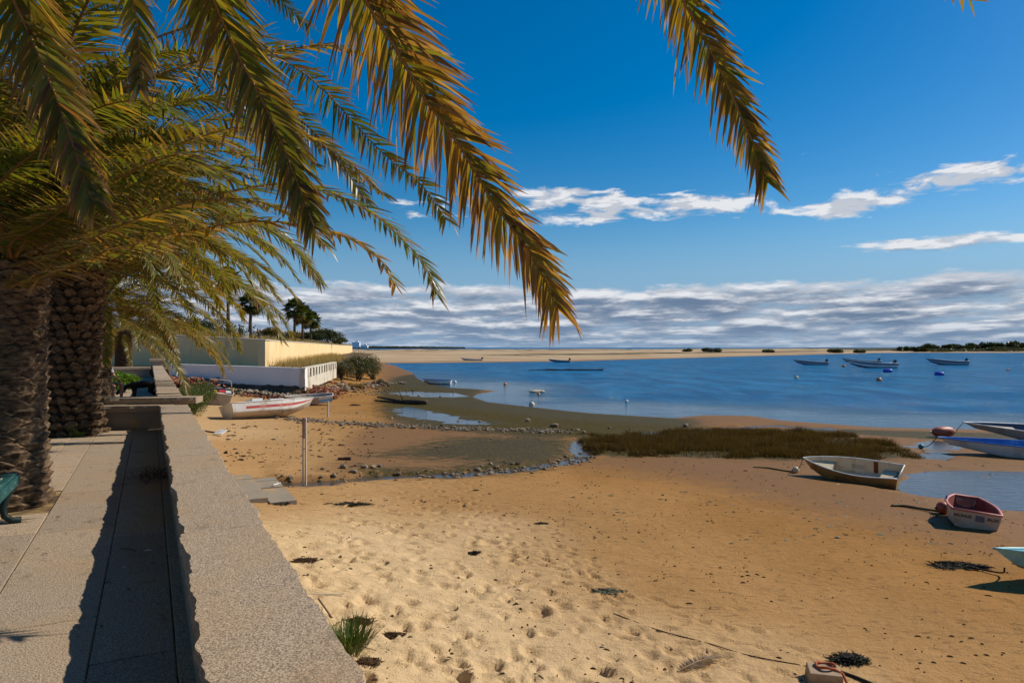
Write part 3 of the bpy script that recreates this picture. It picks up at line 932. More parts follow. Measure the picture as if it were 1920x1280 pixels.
def build_sea_wall():
    wall = block_obj('sea_wall', S0, 14.93, 0.195, 0.62, -2.7, 0.30, M['concrete'])
    tag(wall, 'low grey granite sea wall with ragged coping running beside the promenade', 'wall')
    rnd = random.Random(5)
    s = -2.0
    i = 0
    for (a, b) in ((-2.0, 0.9), (0.9, 4.6), (4.6, 7.9), (7.9, 10.2), (10.2, 12.8), (12.8, 14.95)):
        rough_slab('coping_slab', a + 0.0015, b - 0.0015, 0.166, 0.650, 0.30, 0.47 + rnd.uniform(-.001, .001), wall, 3.1 * i); i += 1
    wall2 = block_obj('sea_wall', 15.42, 42.5, 0.19, 0.56, -2.7, 0.44, M['concrete'])
    tag(wall2, 'further stretch of grey sea wall beyond the cross wall, with pale coping', 'wall')
    ss = [15.40, 17.6, 19.9, 22.2, 24.6, 27.0, 29.5, 32.0, 34.6, 37.2, 40.0, 42.4]
    for a, b in zip(ss[:-1], ss[1:]):
        rough_slab('coping_slab', a + 0.004, b - 0.004, 0.13, 0.60, 0.44, 0.595 + rnd.uniform(-.004, .004), wall2, a, 0.015, 0.08)
    pier = empty('wall_pier', W(42.8, 0.36, 0))
    tag(pier, 'square stone pier closing the far end of the sea wall', 'pier')
    a = WALL_ANG
    mb = MB(); mb.box((0, 0, -0.9), (0.8, 0.62, 3.4), a); mb.build('shaft', M['concrete'], pier)
    mb = MB(); mb.box((0, 0, 0.88), (0.95, 0.78, 0.15), a); mb.build('cap', M['granite'], pier, bevel=0.02)
    # cross wall: two broad steps with ragged fronts, square to the view
    cw = empty('cross_wall', (-6.9, 13.3, 0), R(10))
    tag(cw, 'stepped granite cross wall spanning the promenade by the second palm trunk', 'wall')
    def cslab(x0, x1, y0, y1, z0, z1, seed):
        n = 60; V = []; F = []
        for i in range(n + 1):
            x = x0 + (x1 - x0) * i / n
            e = [0.02 * mnoise.noise((x * 4, seed + k, 0)) + 0.014 * mnoise.noise((x * 13, seed + k, 2)) for k in range(4)]
            V += [(x, y0 + 0.03 + e[0], z0), (x, y0 + e[1], z0 + 0.6 * (z1 - z0)), (x, y0 + 0.008 + e[2], z1), (x, y1, z1), (x, y1, z0)]
        for i in range(n):
            for k in range(5):
                a = i * 5 + k; b = i * 5 + (k + 1) % 5
                F.append((a, b, b + 5, a + 5))
        F += [(0, 1, 2, 3, 4), tuple(n * 5 + k for k in (4, 3, 2, 1, 0))]
        me = bpy.data.meshes.new('step_slab'); me.from_pydata(V, [], F); me.materials.append(M['granite'])
        bm = bmesh.new(); bm.from_mesh(me); bmesh.ops.recalc_face_normals(bm, faces=bm.faces); bm.to_mesh(me); bm.free()
        link('step_slab', me, cw)
    cslab(-2.9, 0.22, 0.0, 0.34, 0.34, 0.468, 1.0)
    cslab(-2.9, 0.62, 0.27, 0.80, 0.475, 0.598, 7.0)
    mb = MB(); mb.box((-1.36, 0.40, 0.16), (3.0, 0.62, 0.34)); mb.build('wall_body', M['concrete'], cw)
    # far cross wall at the end of the promenade
    fw = block_obj('cross_wall', 41.6, 42.1, -6.0, 0.0, -0.2, 0.42, M['concrete'])
    tag(fw, 'low cross wall closing the far end of the promenade', 'wall')
    block_obj('coping', 41.5, 42.2, -6.1, 0.0, 0.424, 0.55, M['granite'], fw, 0.01)
build_sea_wall()

# landing: concrete steps down to the sand outside the wall
def build_landing():
    o = empty('beach_steps', W(17.2, 1.2, -2.2))
    tag(o, 'grey concrete landing with steps dropping from the wall to the sand', 'steps')
    def slab(x, y, name, q0, q1, s0, s1, z0, z1):
        b = block_obj(name, s0, s1, q0, q1, z0, z1, M['concrete'])
        b.parent = o; b.matrix_parent_inverse = Matrix.Translation(-o.location)
    slab(0, 0, 'landing_slab', 0.66, 2.36, 16.2, 19.4, -2.6, -1.79)
    slab(0, 0, 'step', 2.375, 2.95, 16.0, 17.5, -2.6, -1.87)
    slab(0, 0, 'step', 2.375, 2.95, 17.515, 17.75, -2.6, -1.885)
    slab(0, 0, 'step', 2.375, 2.95, 17.765, 19.1, -2.6, -1.865)
build_landing()

# ---------------------------------------------------------------- far walls: terrace, fort
def wall_prism(mb, a, b, th, zb0, zb1, zt0, zt1, mi=0):
    """upright wall from a to b (xy), thickness th to the far side, bottom and top heights at each end"""
    a = Vector((a[0], a[1])); b = Vector((b[0], b[1]))
    d = (b - a).normalized(); n = Vector((-d.y, d.x)) * th
    V = [(a.x, a.y, zb0), (b.x, b.y, zb1), (b.x + n.x, b.y + n.y, zb1), (a.x + n.x, a.y + n.y, zb0),
         (a.x, a.y, zt0), (b.x, b.y, zt1), (b.x + n.x, b.y + n.y, zt1), (a.x + n.x, a.y + n.y, zt0)]
    mb.add(V, [(0, 1, 5, 4), (1, 2, 6, 5), (2, 3, 7, 6), (3, 0, 4, 7), (4, 5, 6, 7), (0, 3, 2, 1)], mi)
GA = (-26.4, 52.5); GB = (-15.25, 50.3); GC = (-18.0, 70.0)
def build_terrace():
    t = empty('terrace_wall', (GB[0], GB[1], -1.5))
    tag(t, 'pale grey rendered terrace wall with a white slotted parapet on its sunny side', 'wall')
    inv = Matrix.Translation(-t.location)
    def put(o): o.parent = t; o.matrix_parent_inverse = inv; return o
    mb = MB(); wall_prism(mb, GA, GB, 0.4, -1.05, -1.28, 0.33, 0.08)
    put(mb.build('rendered_face', M['render_white']))
    mb = MB()
    d = (Vector(GC) - Vector(GB)).normalized()
    g0 = Vector(GB) + Vector((0.0, 0.0))
    wall_prism(mb, (GB[0] + 0.004, GB[1] + 0.002), GC, 0.4, -1.6, -1.5, -0.72, -0.55)
    put(mb.build('side_wall', M['picket_white']))
    L = (Vector(GC) - Vector(GB)).length
    n = 13
    for i in range(n):
        c = Vector(GB) + d * (0.35 + (L - 0.7) * i / (n - 1))
        a2 = c - d * 0.42; b2 = c + d * 0.42
        mb = MB(); wall_prism(mb, a2, b2, 0.36, -0.74, -0.74, 0.0, 0.0)
        put(mb.build('parapet_post', M['picket_white']))
    mb = MB(); wall_prism(mb, (GB[0] + 0.03, GB[1]), GC, 0.42, 0.0, 0.02, 0.10, 0.12)
    put(mb.build('parapet_rail', M['picket_white']))
    # filled ground behind
    me = bpy.data.meshes.new('terrace_ground')
    V = [(-60, 66, -.12), (GA[0], GA[1] + .3, -.12), (GB[0] - .1, GB[1] + .35, -.12), (GC[0] - .3, GC[1], -.12), (-40, 200, -.3), (-60, 256, -.3), (-110, 200, -.2)]
    me.from_pydata(V, [], [tuple(range(len(V)))]); me.materials.append(M['soil'])
    tag(link('terrace_ground', me), 'earth terrace between the fort wall and the parapet', None, None, 'structure')
build_terrace()
FA = (-43.0, 67.0); FB = (-21.7, 60.0); FC = (-58.5, 250.0)
def build_fort():
    t = empty('fort_wall', (FB[0], FB[1], -0.1))
    tag(t, 'high ochre rendered fort wall with one sunlit side running into the distance', 'wall')
    inv = Matrix.Translation(-t.location)
    def put(o): o.parent = t; o.matrix_parent_inverse = inv; return o
    mb = MB(); wall_prism(mb, FA, FB, 0.6, -0.2, -0.15, 3.2, 2.20); put(mb.build('shaded_face', M['ochre']))
    mb = MB(); wall_prism(mb, (FB[0] + 0.003, FB[1] + 0.002), FC, 0.6, -0.15, -2.0, 2.20, 2.1); put(mb.build('sunny_face', M['ochre']))
    cm = mat_plain('coping_paint', (0.62, 0.56, 0.45), 0.9, 0.2, 0.2, 1.0)
    mb = MB(); wall_prism(mb, (FA[0], FA[1] - .06), (FB[0] + .05, FB[1] - .05), 0.7, 3.2, 2.204, 3.3, 2.29); put(mb.build('coping', cm))
    mb = MB(); wall_prism(mb, (FB[0] + .06, FB[1] - .04), (FC[0] + .05, FC[1]), 0.7, 2.205, 2.104, 2.292, 2.19); put(mb.build('coping', cm))
    # earth filling of the platform
    V = []; F = []
    top = [(FA[0], FA[1] + .6, 3.0), (FB[0] - .5, FB[1] + .7, 2.1), (FC[0] - 1, FC[1], 2.05), (-110, 240, 3.2), (-110, 80, 3.2)]
    me = bpy.data.meshes.new('fort_platform'); me.from_pydata(top, [], [tuple(range(5))]); me.materials.append(M['soil'])
    tag(link('fort_platform', me), 'earth platform on top of the fort', None, None, 'structure')
build_fort()

# ================================================================== PLANTS
def lerp(a, b, t): return a + (b - a) * t
def catmull(P, n):
    P = [P[0] * 2 - P[1]] + list(P) + [P[-1] * 2 - P[-2]]
    out = []
    segs = len(P) - 3
    for i in range(n + 1):
        u = i / n * segs
        k = min(int(u), segs - 1); t = u - k
        p0, p1, p2, p3 = P[k:k + 4]
        out.append(0.5 * ((2 * p1) + (p2 - p0) * t + (2 * p0 - 5 * p1 + 4 * p2 - p3) * t * t + (3 * p1 - p0 - 3 * p2 + p3) * t ** 3))
    # even spacing
    ln = [0.0]
    for a, b in zip(out[:-1], out[1:]): ln.append(ln[-1] + (b - a).length)
    res = []; j = 0
    for i in range(n + 1):
        L = ln[-1] * i / n
        while j < n - 1 and ln[j + 1] < L: j += 1
        t = (L - ln[j]) / max(1e-9, ln[j + 1] - ln[j])
        res.append(out[j].lerp(out[j + 1], t))
    return res, ln[-1]
GREEN = (0.080, 0.130, 0.022); OLIVE = (0.165, 0.165, 0.030); GOLD = (0.26, 0.17, 0.028); BROWN = (0.15, 0.083, 0.038); PALE = (0.38, 0.28, 0.17)
def frond_meshes(pts, seed, n_leaf=80, Lmax=0.50, wid=0.030, green=0.6, dry_tip=0.3, petiole=0.10, upvec=None, fold=0.5, gdroop=0.2, segs=4, rr=0.022):
    """date palm frond along the curve pts -> (leaflets mesh, rachis mesh)"""
    rnd = random.Random(seed)
    pts = [Vector(p) for p in pts]
    C, LEN = catmull(pts, 60)
    N = len(C)
    # frames
    T = [(C[min(i + 1, N - 1)] - C[max(i - 1, 0)]).normalized() for i in range(N)]
    upv = Vector(upvec) if upvec is not None else Vector((0, 0, 1))
    t0 = T[0]
    S = t0.cross(upv)
    if S.length < 0.05: S = t0.cross(Vector((1, 0, 0)))
    S.normalize()
    frames = []
    for i in range(N):
        S = (S - T[i] * S.dot(T[i])).normalized()
        frames.append((T[i], S, S.cross(T[i]).normalized()))
    V = []; F = []; Cc = []
    green0 = Vector(GREEN).lerp(Vector(OLIVE), rnd.random() * 0.6)
    for k in range(n_leaf):
        for side in (-1, 1):
            t = petiole + (1 - petiole) * (k + 0.5 + rnd.uniform(-.3, .3)) / n_leaf
            t = min(max(t, 0), 0.999)
            u = t * (N - 1); i = int(u); f = u - i
            base = C[i].lerp(C[min(i + 1, N - 1)], f)
            Tt, Ss, Nn = frames[i]
            tt = (t - petiole) / (1 - petiole)
            prof = (0.34 + 0.66 * min(1, tt / 0.28)) if tt < 0.28 else (1.0 - 0.62 * ((tt - 0.28) / 0.72) ** 1.6)
            L = Lmax * prof * rnd.uniform(0.82, 1.08)
            if rnd.random() < 0.06: L *= rnd.uniform(0.3, 0.7)
            a = R(lerp(72, 34, tt ** 0.9)) + rnd.uniform(-.12, .12)
            b = R(lerp(34, 16, tt)) * (1 if k % 2 else -0.35) * fold / 0.5 + rnd.uniform(-.12, .12)
            d = (Tt * math.cos(a) + (Ss * side * math.cos(b) + Nn * math.sin(b)) * math.sin(a)).normalized()
            w = wid * (0.75 + 0.25 * prof) * rnd.uniform(0.85, 1.15)
            wv = d.cross(Nn).normalized() if abs(d.dot(Nn)) < 0.95 else Ss
            wv = (wv + Nn * rnd.uniform(-0.8, 0.8)).normalized()
            dr = gdroop * rnd.uniform(0.5, 1.5)
            if rnd.random() < 0.04: dr *= 3.0
            # colour
            br = rnd.random()
            gcol = green0.lerp(Vector(OLIVE), rnd.random() * .7)
            if br > green + .12: gcol = Vector(GOLD).lerp(gcol, rnd.random() * .6)
            if br > .93: gcol = Vector(BROWN)
            gcol = gcol * rnd.uniform(.65, 1.35)
            tipc = Vector(BROWN).lerp(Vector(PALE), rnd.random() ** 1.5)
            dt = min(0.98, max(0.02, dry_tip * rnd.uniform(0.3, 1.6)))
            o = len(V)
            wb = d.cross(wv).normalized()
            for sgi in range(segs + 1):
                x = sgi / segs
                g = Vector((0, 0, -1)) * (dr * L * x * x)
                p = base + d * (L * x * (1 - 0.12 * x * dr)) + g
                ww = w * (0.55 + 0.45 * min(1, x * 5)) * (1 - x ** 2.2) * 0.5 + 0.0012
                if sgi == segs:
                    V.append(p); 
                else:
                    V.append(p + wv * ww + wb * ww * 0.35); V.append(p - wv * ww + wb * ww * 0.35)
                s2 = 1 if sgi == segs else 2
                cm = gcol.lerp(tipc, min(1, max(0, (x - (1 - dt)) / (dt * 0.7))))
                Cc += [cm] * s2
            for sgi in range(segs - 1):
                q = o + 2 * sgi
                F.append((q, q + 1, q + 3, q + 2))
            q = o + 2 * (segs - 1)
            F.append((q, q + 1, q + 2, q + 2))
    # last faces of each leaflet are triangles stored as degenerate quads: split properly
    Vn = np.array([tuple(v) for v in V]); Fn = np.array(F)
    tri = Fn[:, 2] == Fn[:, 3]
    Q = Fn[~tri]
    T3 = np.concatenate([Q[:, [0, 1, 2]], Q[:, [0, 2, 3]], Fn[tri][:, :3]])
    me = mesh_np('frond', Vn, T3, M['leaf'], False, np.array([tuple(c) for c in Cc]))
    mb = MB()
    rad = [lerp(rr, 0.004, (i / (N - 1)) ** 0.8) * (1.6 if i < 3 else 1.0) for i in range(0, N, 2)]
    mb.tube([C[i] for i in range(0, N, 2)], rad, 6, 0, True, 0.7)
    me2 = mb.mesh('rachis', M['rachis'], True)
    return me, me2

def canon_curve(el0, droop, L, seed, bend=0.0):
    rnd = random.Random(seed)
    n = 16; p = Vector((0, 0, 0)); out = [p.copy()]
    side = rnd.uniform(-0.25, 0.25) + bend
    for i in range(n):
        t = (i + 0.5) / n
        e = R(el0 - droop * t ** 1.35)
        a = side * t * t
        e = max(e, R(-86))
        p = p + Vector((math.cos(e) * math.cos(a), math.cos(e) * math.sin(a), math.sin(e))) * (L / n)
        out.append(p.copy())
    return out
VARIANTS = {}
def variant(el_bin, var):
    key = (el_bin, var)
    if key not in VARIANTS:
        droop = {-25: 52, 0: 70, 22: 88, 45: 98, 65: 85, 82: 55}[el_bin]
        g = {-25: 0.40, 0: 0.58, 22: 0.72, 45: 0.86, 65: 0.92, 82: 1.0}[el_bin]
        c = canon_curve(el_bin, droop, 4.4, hash(key) % 1000 if False else el_bin * 7 + var * 31 + 500)
        VARIANTS[key] = frond_meshes(c, el_bin * 13 + var + 77, 150, 0.54, 0.033, g - 0.15 * var, 0.28 + 0.15 * (1 - g), 0.10, None, 0.5, 0.14, 3)
    return VARIANTS[key]
def add_frond(palm, base, az, el0, scale, var):
    bins = [-25, 0, 22, 45, 65, 82]
    eb = min(bins, key=lambda b: abs(b - el0))
    me, me2 = variant(eb, var)
    e = (el0 - eb)
    o = link('frond', me, palm)
    M3 = Matrix.Rotation(R(az), 3, 'Z') @ Matrix.Rotation(-R(e), 3, 'Y')
    o.rotation_euler = M3.to_euler()
    o.scale = (scale,) * 3
    o.location = Vector(base) + Vector((math.cos(R(az)), math.sin(R(az)), 0)) * 0.16
    r = link('rachis', me2, o)
    return o
def hero_frond(palm, pts, seed, **kw):
    inv = Vector(palm.location)
    me, me2 = frond_meshes([Vector(p) - inv for p in pts], seed, **kw)
    o = link('frond', me, palm)
    link('rachis', me2, o)
    return o

def trunk_profile(kind, H, r):
    out = []
    n = 40
    for i in range(n + 1):
        t = i / n
        z = H * t
        if kind == 'scar':
            rr = r * (1.0 + 0.13 * math.exp(-t * 9) - 0.03 * math.sin(t * 3.1)) * (1 + 0.07 * max(0, t - 0.8) / 0.2)
        else:
            rr = r * (1.0 + 0.12 * math.exp(-t * 7) - 0.07 * math.sin(min(1, t * 1.4) * 3.1) + 0.24 * max(0, t - 0.62) / 0.38)
        out.append((rr, z))
    return out
def prof_r(prof, z):
    for (r0, z0), (r1, z1) in zip(prof[:-1], prof[1:]):
        if z <= z1: return lerp(r0, r1, (z - z0) / max(1e-6, z1 - z0))
    return prof[-1][0]
def scale_mesh(kind, seed):
    """one old leaf base on the trunk; local x = outward, y = around, z = up"""
    rnd = random.Random(seed)
    V = []; F = []
    if kind == 'scar':
        w, h, dp = 0.30, 0.105, 0.042
        n = 10
        for i in range(n + 1):
            u = -1 + 2 * i / n
            k = 1 - abs(u) ** 1.9
            jt = rnd.uniform(-.007, .007); jd = rnd.uniform(-.006, .006)
            y = u * w / 2; curve = -0.04 * u * u
            V += [(0.002 + curve, y, -h * 0.55 * k + jt * .5), (dp * 0.42 * k + curve + jd * .5, y, -h * 0.08 * k), (dp * (0.25 + .75 * k) + curve + jd, y, h * 0.42 * k + jt), (dp * 0.55 * k + curve - 0.01, y, h * 0.52 * k + 0.006 + jt), (-0.03 + curve, y, h * 0.40 * k)]
        for i in range(n):
            for k in range(4):
                a = i * 5 + k; F.append((a, a + 5, a + 6, a + 1))
    else:
        w, h, dp = 0.175, 0.17, rnd.uniform(0.075, 0.11)
        ring0 = [(0, -w / 2, 0), (0, -w * .28, -h * .36), (0, 0, -h / 2), (0, w * .28, -h * .36), (0, w / 2, 0), (0, w * .28, h * .36), (0, 0, h / 2), (0, -w * .28, h * .36)]
        V += [(x - 0.02, y, z) for x, y, z in ring0]
        V += [(dp * .62 + rnd.uniform(-.02, .02), y * .84 + rnd.uniform(-.016, .016), z * .62 + .032 + rnd.uniform(-.016, .016)) for x, y, z in ring0]
        V += [(dp + rnd.uniform(-.03, .03), y * .66 + rnd.uniform(-.016, .016), z * .26 + .066 + rnd.uniform(-.018, .018)) for x, y, z in ring0]
        V.append((dp * 0.86, 0, 0.060))
        for lv in range(2):
            for k in range(8):
                F.append((lv * 8 + k, lv * 8 + (k + 1) % 8, lv * 8 + 8 + (k + 1) % 8, lv * 8 + 8 + k))
        for k in range(8): F.append((16 + k, 16 + (k + 1) % 8, 24))
    me = bpy.data.meshes.new('leaf_base'); me.from_pydata(V, [], F); me.materials.append(M['bark'])
    bm = bmesh.new(); bm.from_mesh(me); bmesh.ops.recalc_face_normals(bm, faces=bm.faces); bm.to_mesh(me); bm.free()
    return me
SC = {k: [scale_mesh(k, 10 * i + 3) for i in range(6)] for k in ('scar', 'stub')}
def canary_palm(name, label, x, y, H, r, kind, group, scales=True, joined=False):
    palm = empty(name, (x, y, -0.03))
    tag(palm, label, 'palm tree', group)
    prof = trunk_profile(kind, H, r)
    mb = MB()
    core = [(max(0.02, a - (0.012 if kind == 'scar' else 0.03)), z) for a, z in prof]
    mb.lathe(core, 28)
    trunk = mb.build('trunk', M['bark_dark'] if scales or joined else M['bark'], palm, True)
    rnd = random.Random(int(abs(x) * 100))
    dz = 0.083 if kind == 'scar' else 0.148
    cnt = 9 if kind == 'scar' else 13
    if H > 2.9 and kind == 'stub': dz = H / 20.5
    row = 0; z = 0.04
    items = []
    while z < H:
        rr = prof_r(prof, z)
        for k in range(cnt):
            a = 2 * math.pi * (k + 0.5 * (row % 2) + rnd.uniform(-.07, .07)) / cnt + 0.12 * row
            items.append((a, z + rnd.uniform(-.014, .014), rr, rnd.uniform(0.86, 1.18)))
        z += dz; row += 1
    if scales and not joined:
        for (a, zz, rr, sc) in items:
            o = link('leaf_base', rnd.choice(SC[kind]), trunk)
            o.location = (rr * math.cos(a) - 0.008 * math.cos(a), rr * math.sin(a) - 0.008 * math.sin(a), zz)
            o.rotation_euler = (rnd.uniform(-.07, .07), rnd.uniform(-.14, .08), a)
            o.scale = (sc * rnd.uniform(.75, 1.3), rr * 2 * math.pi / cnt / (0.27 if kind == 'scar' else 0.165) * sc, (dz / (0.083 if kind == 'scar' else 0.148)) * sc)
    elif joined:
        mb = MB()
        src = [[tuple(v.co) for v in m.vertices] for m in SC[kind]]; fac = [[tuple(p.vertices) for p in m.polygons] for m in SC[kind]]
        for (a, zz, rr, sc) in items:
            i = rnd.randrange(6)
            ca, sa = math.cos(a), math.sin(a)
            ky = rr * 2 * math.pi / cnt / (0.27 if kind == 'scar' else 0.165)
            mb.add([((rr + vx * sc) * ca - vy * ky * sa, (rr + vx * sc) * sa + vy * ky * ca, zz + vz * sc) for vx, vy, vz in src[i]], fac[i])
        o = mb.build('leaf_bases', M['bark'], trunk); o['kind'] = 'stuff'
    return palm
PALMS = 'canary date palms along the promenade'
p0 = W(2.1, -1.23); p1 = W(8.57, -1.28); p2 = W(15.04, -1.25); p3 = W(21.5, -1.27); p4 = W(46.0, -1.35)
palm0 = canary_palm('date_palm', 'date palm with its trunk out of view, big fronds hanging in from above', p0.x, p0.y, 3.0, 0.42, 'scar', PALMS, False)
palm1 = canary_palm('date_palm', 'date palm at the left edge, trunk ringed with flat leaf scars', p1.x, p1.y, 2.45, 0.335, 'scar', PALMS)
palm2 = canary_palm('date_palm', 'date palm with knobbly stubbed trunk, second from the left edge', p2.x, p2.y, 3.1, 0.42, 'stub', PALMS)
palm3 = canary_palm('date_palm', 'date palm with dark slim trunk between the knobbly trunk and the farthest palm', p3.x, p3.y, 2.7, 0.33, 'scar', PALMS, True, True)
palm4 = canary_palm('date_palm', 'farthest date palm of the row, standing against the ochre wall', p4.x, p4.y, 2.6, 0.45, 'scar', PALMS, True, True)

def crown(palm, H, n, L, seed, azs=None, elmin=-28, elmax=84, skip=None, rad=0.0):
    rnd = random.Random(seed)
    for i in range(n):
        t = (i + 0.5) / n
        az = math.degrees((i * 2.399963) % (2 * math.pi)) + rnd.uniform(-8, 8)
        el = lerp(elmax, elmin, t ** 0.85) + rnd.uniform(-6, 6)
        if skip is not None and skip(az % 360, el): continue
        add_frond(palm, (0, 0, H + 0.15 - 0.35 * t), az, el, L / 4.4 * rnd.uniform(0.85, 1.08) * (0.8 if el > 70 else 1), rnd.randrange(2))
crown(palm2, 3.1, 96, 4.2, 2, elmin=14, skip=lambda a, e: (190 < a < 335 and e < 34))
crown(palm3, 2.7, 70, 3.9, 3, elmin=-6, skip=lambda a, e: (205 < a < 330 and e < 26))
crown(palm4, 2.6, 38, 3.6, 4)
# nearest seen palm: fronds to the right are laid one by one below
crown(palm1, 2.5, 140, 4.6, 5, skip=lambda a, e: (a < 62 or a > 322) or (62 <= a < 88 and e > 52) or (a > 205 and e < 48) or (40 < a < 125 and e < 44))
crown(palm0, 3.0, 40, 4.4, 6, skip=lambda a, e: (a < 165 or a > 318) or e > 60)
_r = random.Random(77)
for _i in range(34):   # shorter inner fronds on the side facing the lagoon
    add_frond(palm1, (0, 0, 2.55 - .1 * _r.random()), _r.uniform(-35, 75), _r.uniform(28, 72), _r.uniform(.58, .82), _r.randrange(2))
def P(*a): return [px(*t) for t in a]
B1 = Vector((p1.x + 0.1, p1.y - 0.1, 2.45))
heroes1 = [
    ([(110, 250, 6.7), (190, 186, 6.4), (300, 140, 6.2), (400, 108, 6.1), (520, 95, 6.0), (620, 85, 5.9), (705, 112, 5.9)], dict(green=.25, dry_tip=.6, Lmax=.40)),
    ([(150, 180, 7.2), (320, 60, 7.1), (450, 62, 7.0), (530, 112, 6.8), (600, 162, 6.7), (718, 288, 6.6), (790, 345, 6.5), (837, 412, 6.5)], dict(green=.6, dry_tip=.45, Lmax=.46)),
    ([(110, 400, 6.6), (213, 338, 6.3), (300, 285, 6.1), (380, 255, 6.0), (460, 238, 5.9), (560, 250, 5.8), (650, 300, 5.8), (720, 365, 5.8)], dict(green=.35, dry_tip=.5, Lmax=.42)),
    ([(110, 450, 6.7), (225, 420, 6.5), (330, 385, 6.3), (430, 360, 6.2), (520, 345, 6.1), (600, 355, 6.0), (677, 386, 6.0), (739, 433, 6.0), (796, 495, 6.0), (819, 551, 6.0)], dict(green=.62, dry_tip=.45, Lmax=.45)),
    ([(56, 436, 6.2), (110, 400, 6.0), (230, 330, 5.7), (330, 290, 5.5), (430, 285, 5.4), (520, 320, 5.3), (580, 380, 5.3)], dict(green=.5, dry_tip=.5, Lmax=.42)),
    ([(30, 497, 6.6), (104, 477, 6.2), (202, 433, 5.8), (285, 400, 5.6), (380, 375, 5.4), (470, 375, 5.3), (550, 405, 5.2), (610, 460, 5.2)], dict(green=.3, dry_tip=.6, Lmax=.36)),
    ([(20, 530, 6.5), (59, 525, 6.2), (178, 480, 5.6), (297, 445, 5.3), (386, 427, 5.2), (470, 415, 5.2), (558, 420, 5.2), (640, 440, 5.2), (708, 480, 5.2), (741, 535, 5.2)], dict(green=.22, dry_tip=.7, Lmax=.34)),
    ([(-30, 400, 6.4), (0, 340, 6.0), (60, 290, 5.8), (100, 250, 5.6), (190, 200, 5.4), (280, 190, 5.3), (350, 230, 5.2)], dict(green=.7, dry_tip=.3, Lmax=.45)),
    ([(20, 455, 6.3), (80, 420, 6.0), (135, 383, 5.8), (230, 350, 5.6), (330, 340, 5.5), (420, 370, 5.4)], dict(green=.55, dry_tip=.4, Lmax=.4)),
    ([(60, 330, 7.2), (150, 210, 7.4), (260, 130, 7.6), (400, 130, 7.8), (520, 190, 7.9), (620, 280, 8.0), (690, 380, 8.0)], dict(green=.7, dry_tip=.35, Lmax=.46)),
    ([(60, 300, 7.3), (130, 120, 7.6), (220, 0, 7.9), (340, -60, 8.2), (470, -40, 8.4), (580, 50, 8.5)], dict(green=.8, dry_tip=.3, Lmax=.46)),
    ([(90, 440, 7.2), (200, 400, 7.4), (330, 380, 7.6), (450, 400, 7.7), (540, 450, 7.8), (600, 530, 7.8)], dict(green=.5, dry_tip=.4, Lmax=.42)),
    ([(60, 360, 7.3), (160, 250, 7.7), (280, 190, 8.0), (400, 190, 8.3), (500, 230, 8.4), (590, 310, 8.5)], dict(green=.75, dry_tip=.3, Lmax=.46)),
]
for i, (pts, kw) in enumerate(heroes1):
    n_ = len(pts)
    if i < 9: pts = [px(*(lambda u, v, Y: (u, v, Y * lerp(1.0, .76, (j / (n_ - 1)) ** .8)))(*t)) for j, t in enumerate(pts)]; kw['Lmax'] *= .86
    else: pts = [px(*t) for t in pts]
    hero_frond(palm1, [B1] + pts, 200 + i, n_leaf=175, petiole=.10, wid=.024, **kw)
B0 = Vector((p0.x + 0.1, p0.y + 0.1, 3.05))
heroes0 = [
    (P((560, -330, 2.2), (630, -130, 2.5), (685, 0, 2.6), (745, 95, 2.62), (800, 190, 2.64), (855, 262, 2.65), (935, 395, 2.65), (985, 455, 2.62), (1020, 520, 2.6), (1045, 578, 2.58)), dict(green=.42, dry_tip=.9, Lmax=.36, n_leaf=270, wid=.0165)),
    (P((1050, -480, 2.1), (1190, -190, 2.5), (1280, 0, 2.6), (1320, 70, 2.6), (1355, 140, 2.6), (1387, 212, 2.6), (1420, 285, 2.55), (1440, 342, 2.55)), dict(green=.3, dry_tip=.85, Lmax=.29, n_leaf=270, wid=.015)),
    (P((250, -420, 2.3), (350, -130, 2.9), (400, 0, 3.1), (450, 110, 3.2), (500, 205, 3.2), (545, 310, 3.2), (580, 400, 3.15), (590, 428, 3.1)), dict(green=.5, dry_tip=.45, Lmax=.35, n_leaf=280, wid=.0175)),
    (P((-120, -420, 2.4), (-20, -110, 2.9), (25, 0, 3.1), (62, 80, 3.1), (100, 170, 3.1), (130, 250, 3.1), (160, 340, 3.05), (178, 385, 3.0)), dict(green=.6, dry_tip=.5, Lmax=.35, n_leaf=280, wid=.0175)),
    (P((1300, -560, 2.2), (1540, -260, 2.7), (1700, -110, 2.9), (1780, -40, 2.9), (1822, 0, 2.9)), dict(green=.3, dry_tip=.6, Lmax=.22, n_leaf=120, wid=.018)),
    (P((180, -380, 2.9), (220, -120, 3.6), (250, 0, 3.9), (262, 90, 4.0), (262, 170, 4.0)), dict(green=.3, dry_tip=.6, Lmax=.30, n_leaf=130, wid=.024)),
]
for i, (pts, kw) in enumerate(heroes0):
    hero_frond(palm0, [B0] + pts, 300 + i, petiole=.16, fold=.6, segs=5, gdroop=.24, rr=.018, **kw)

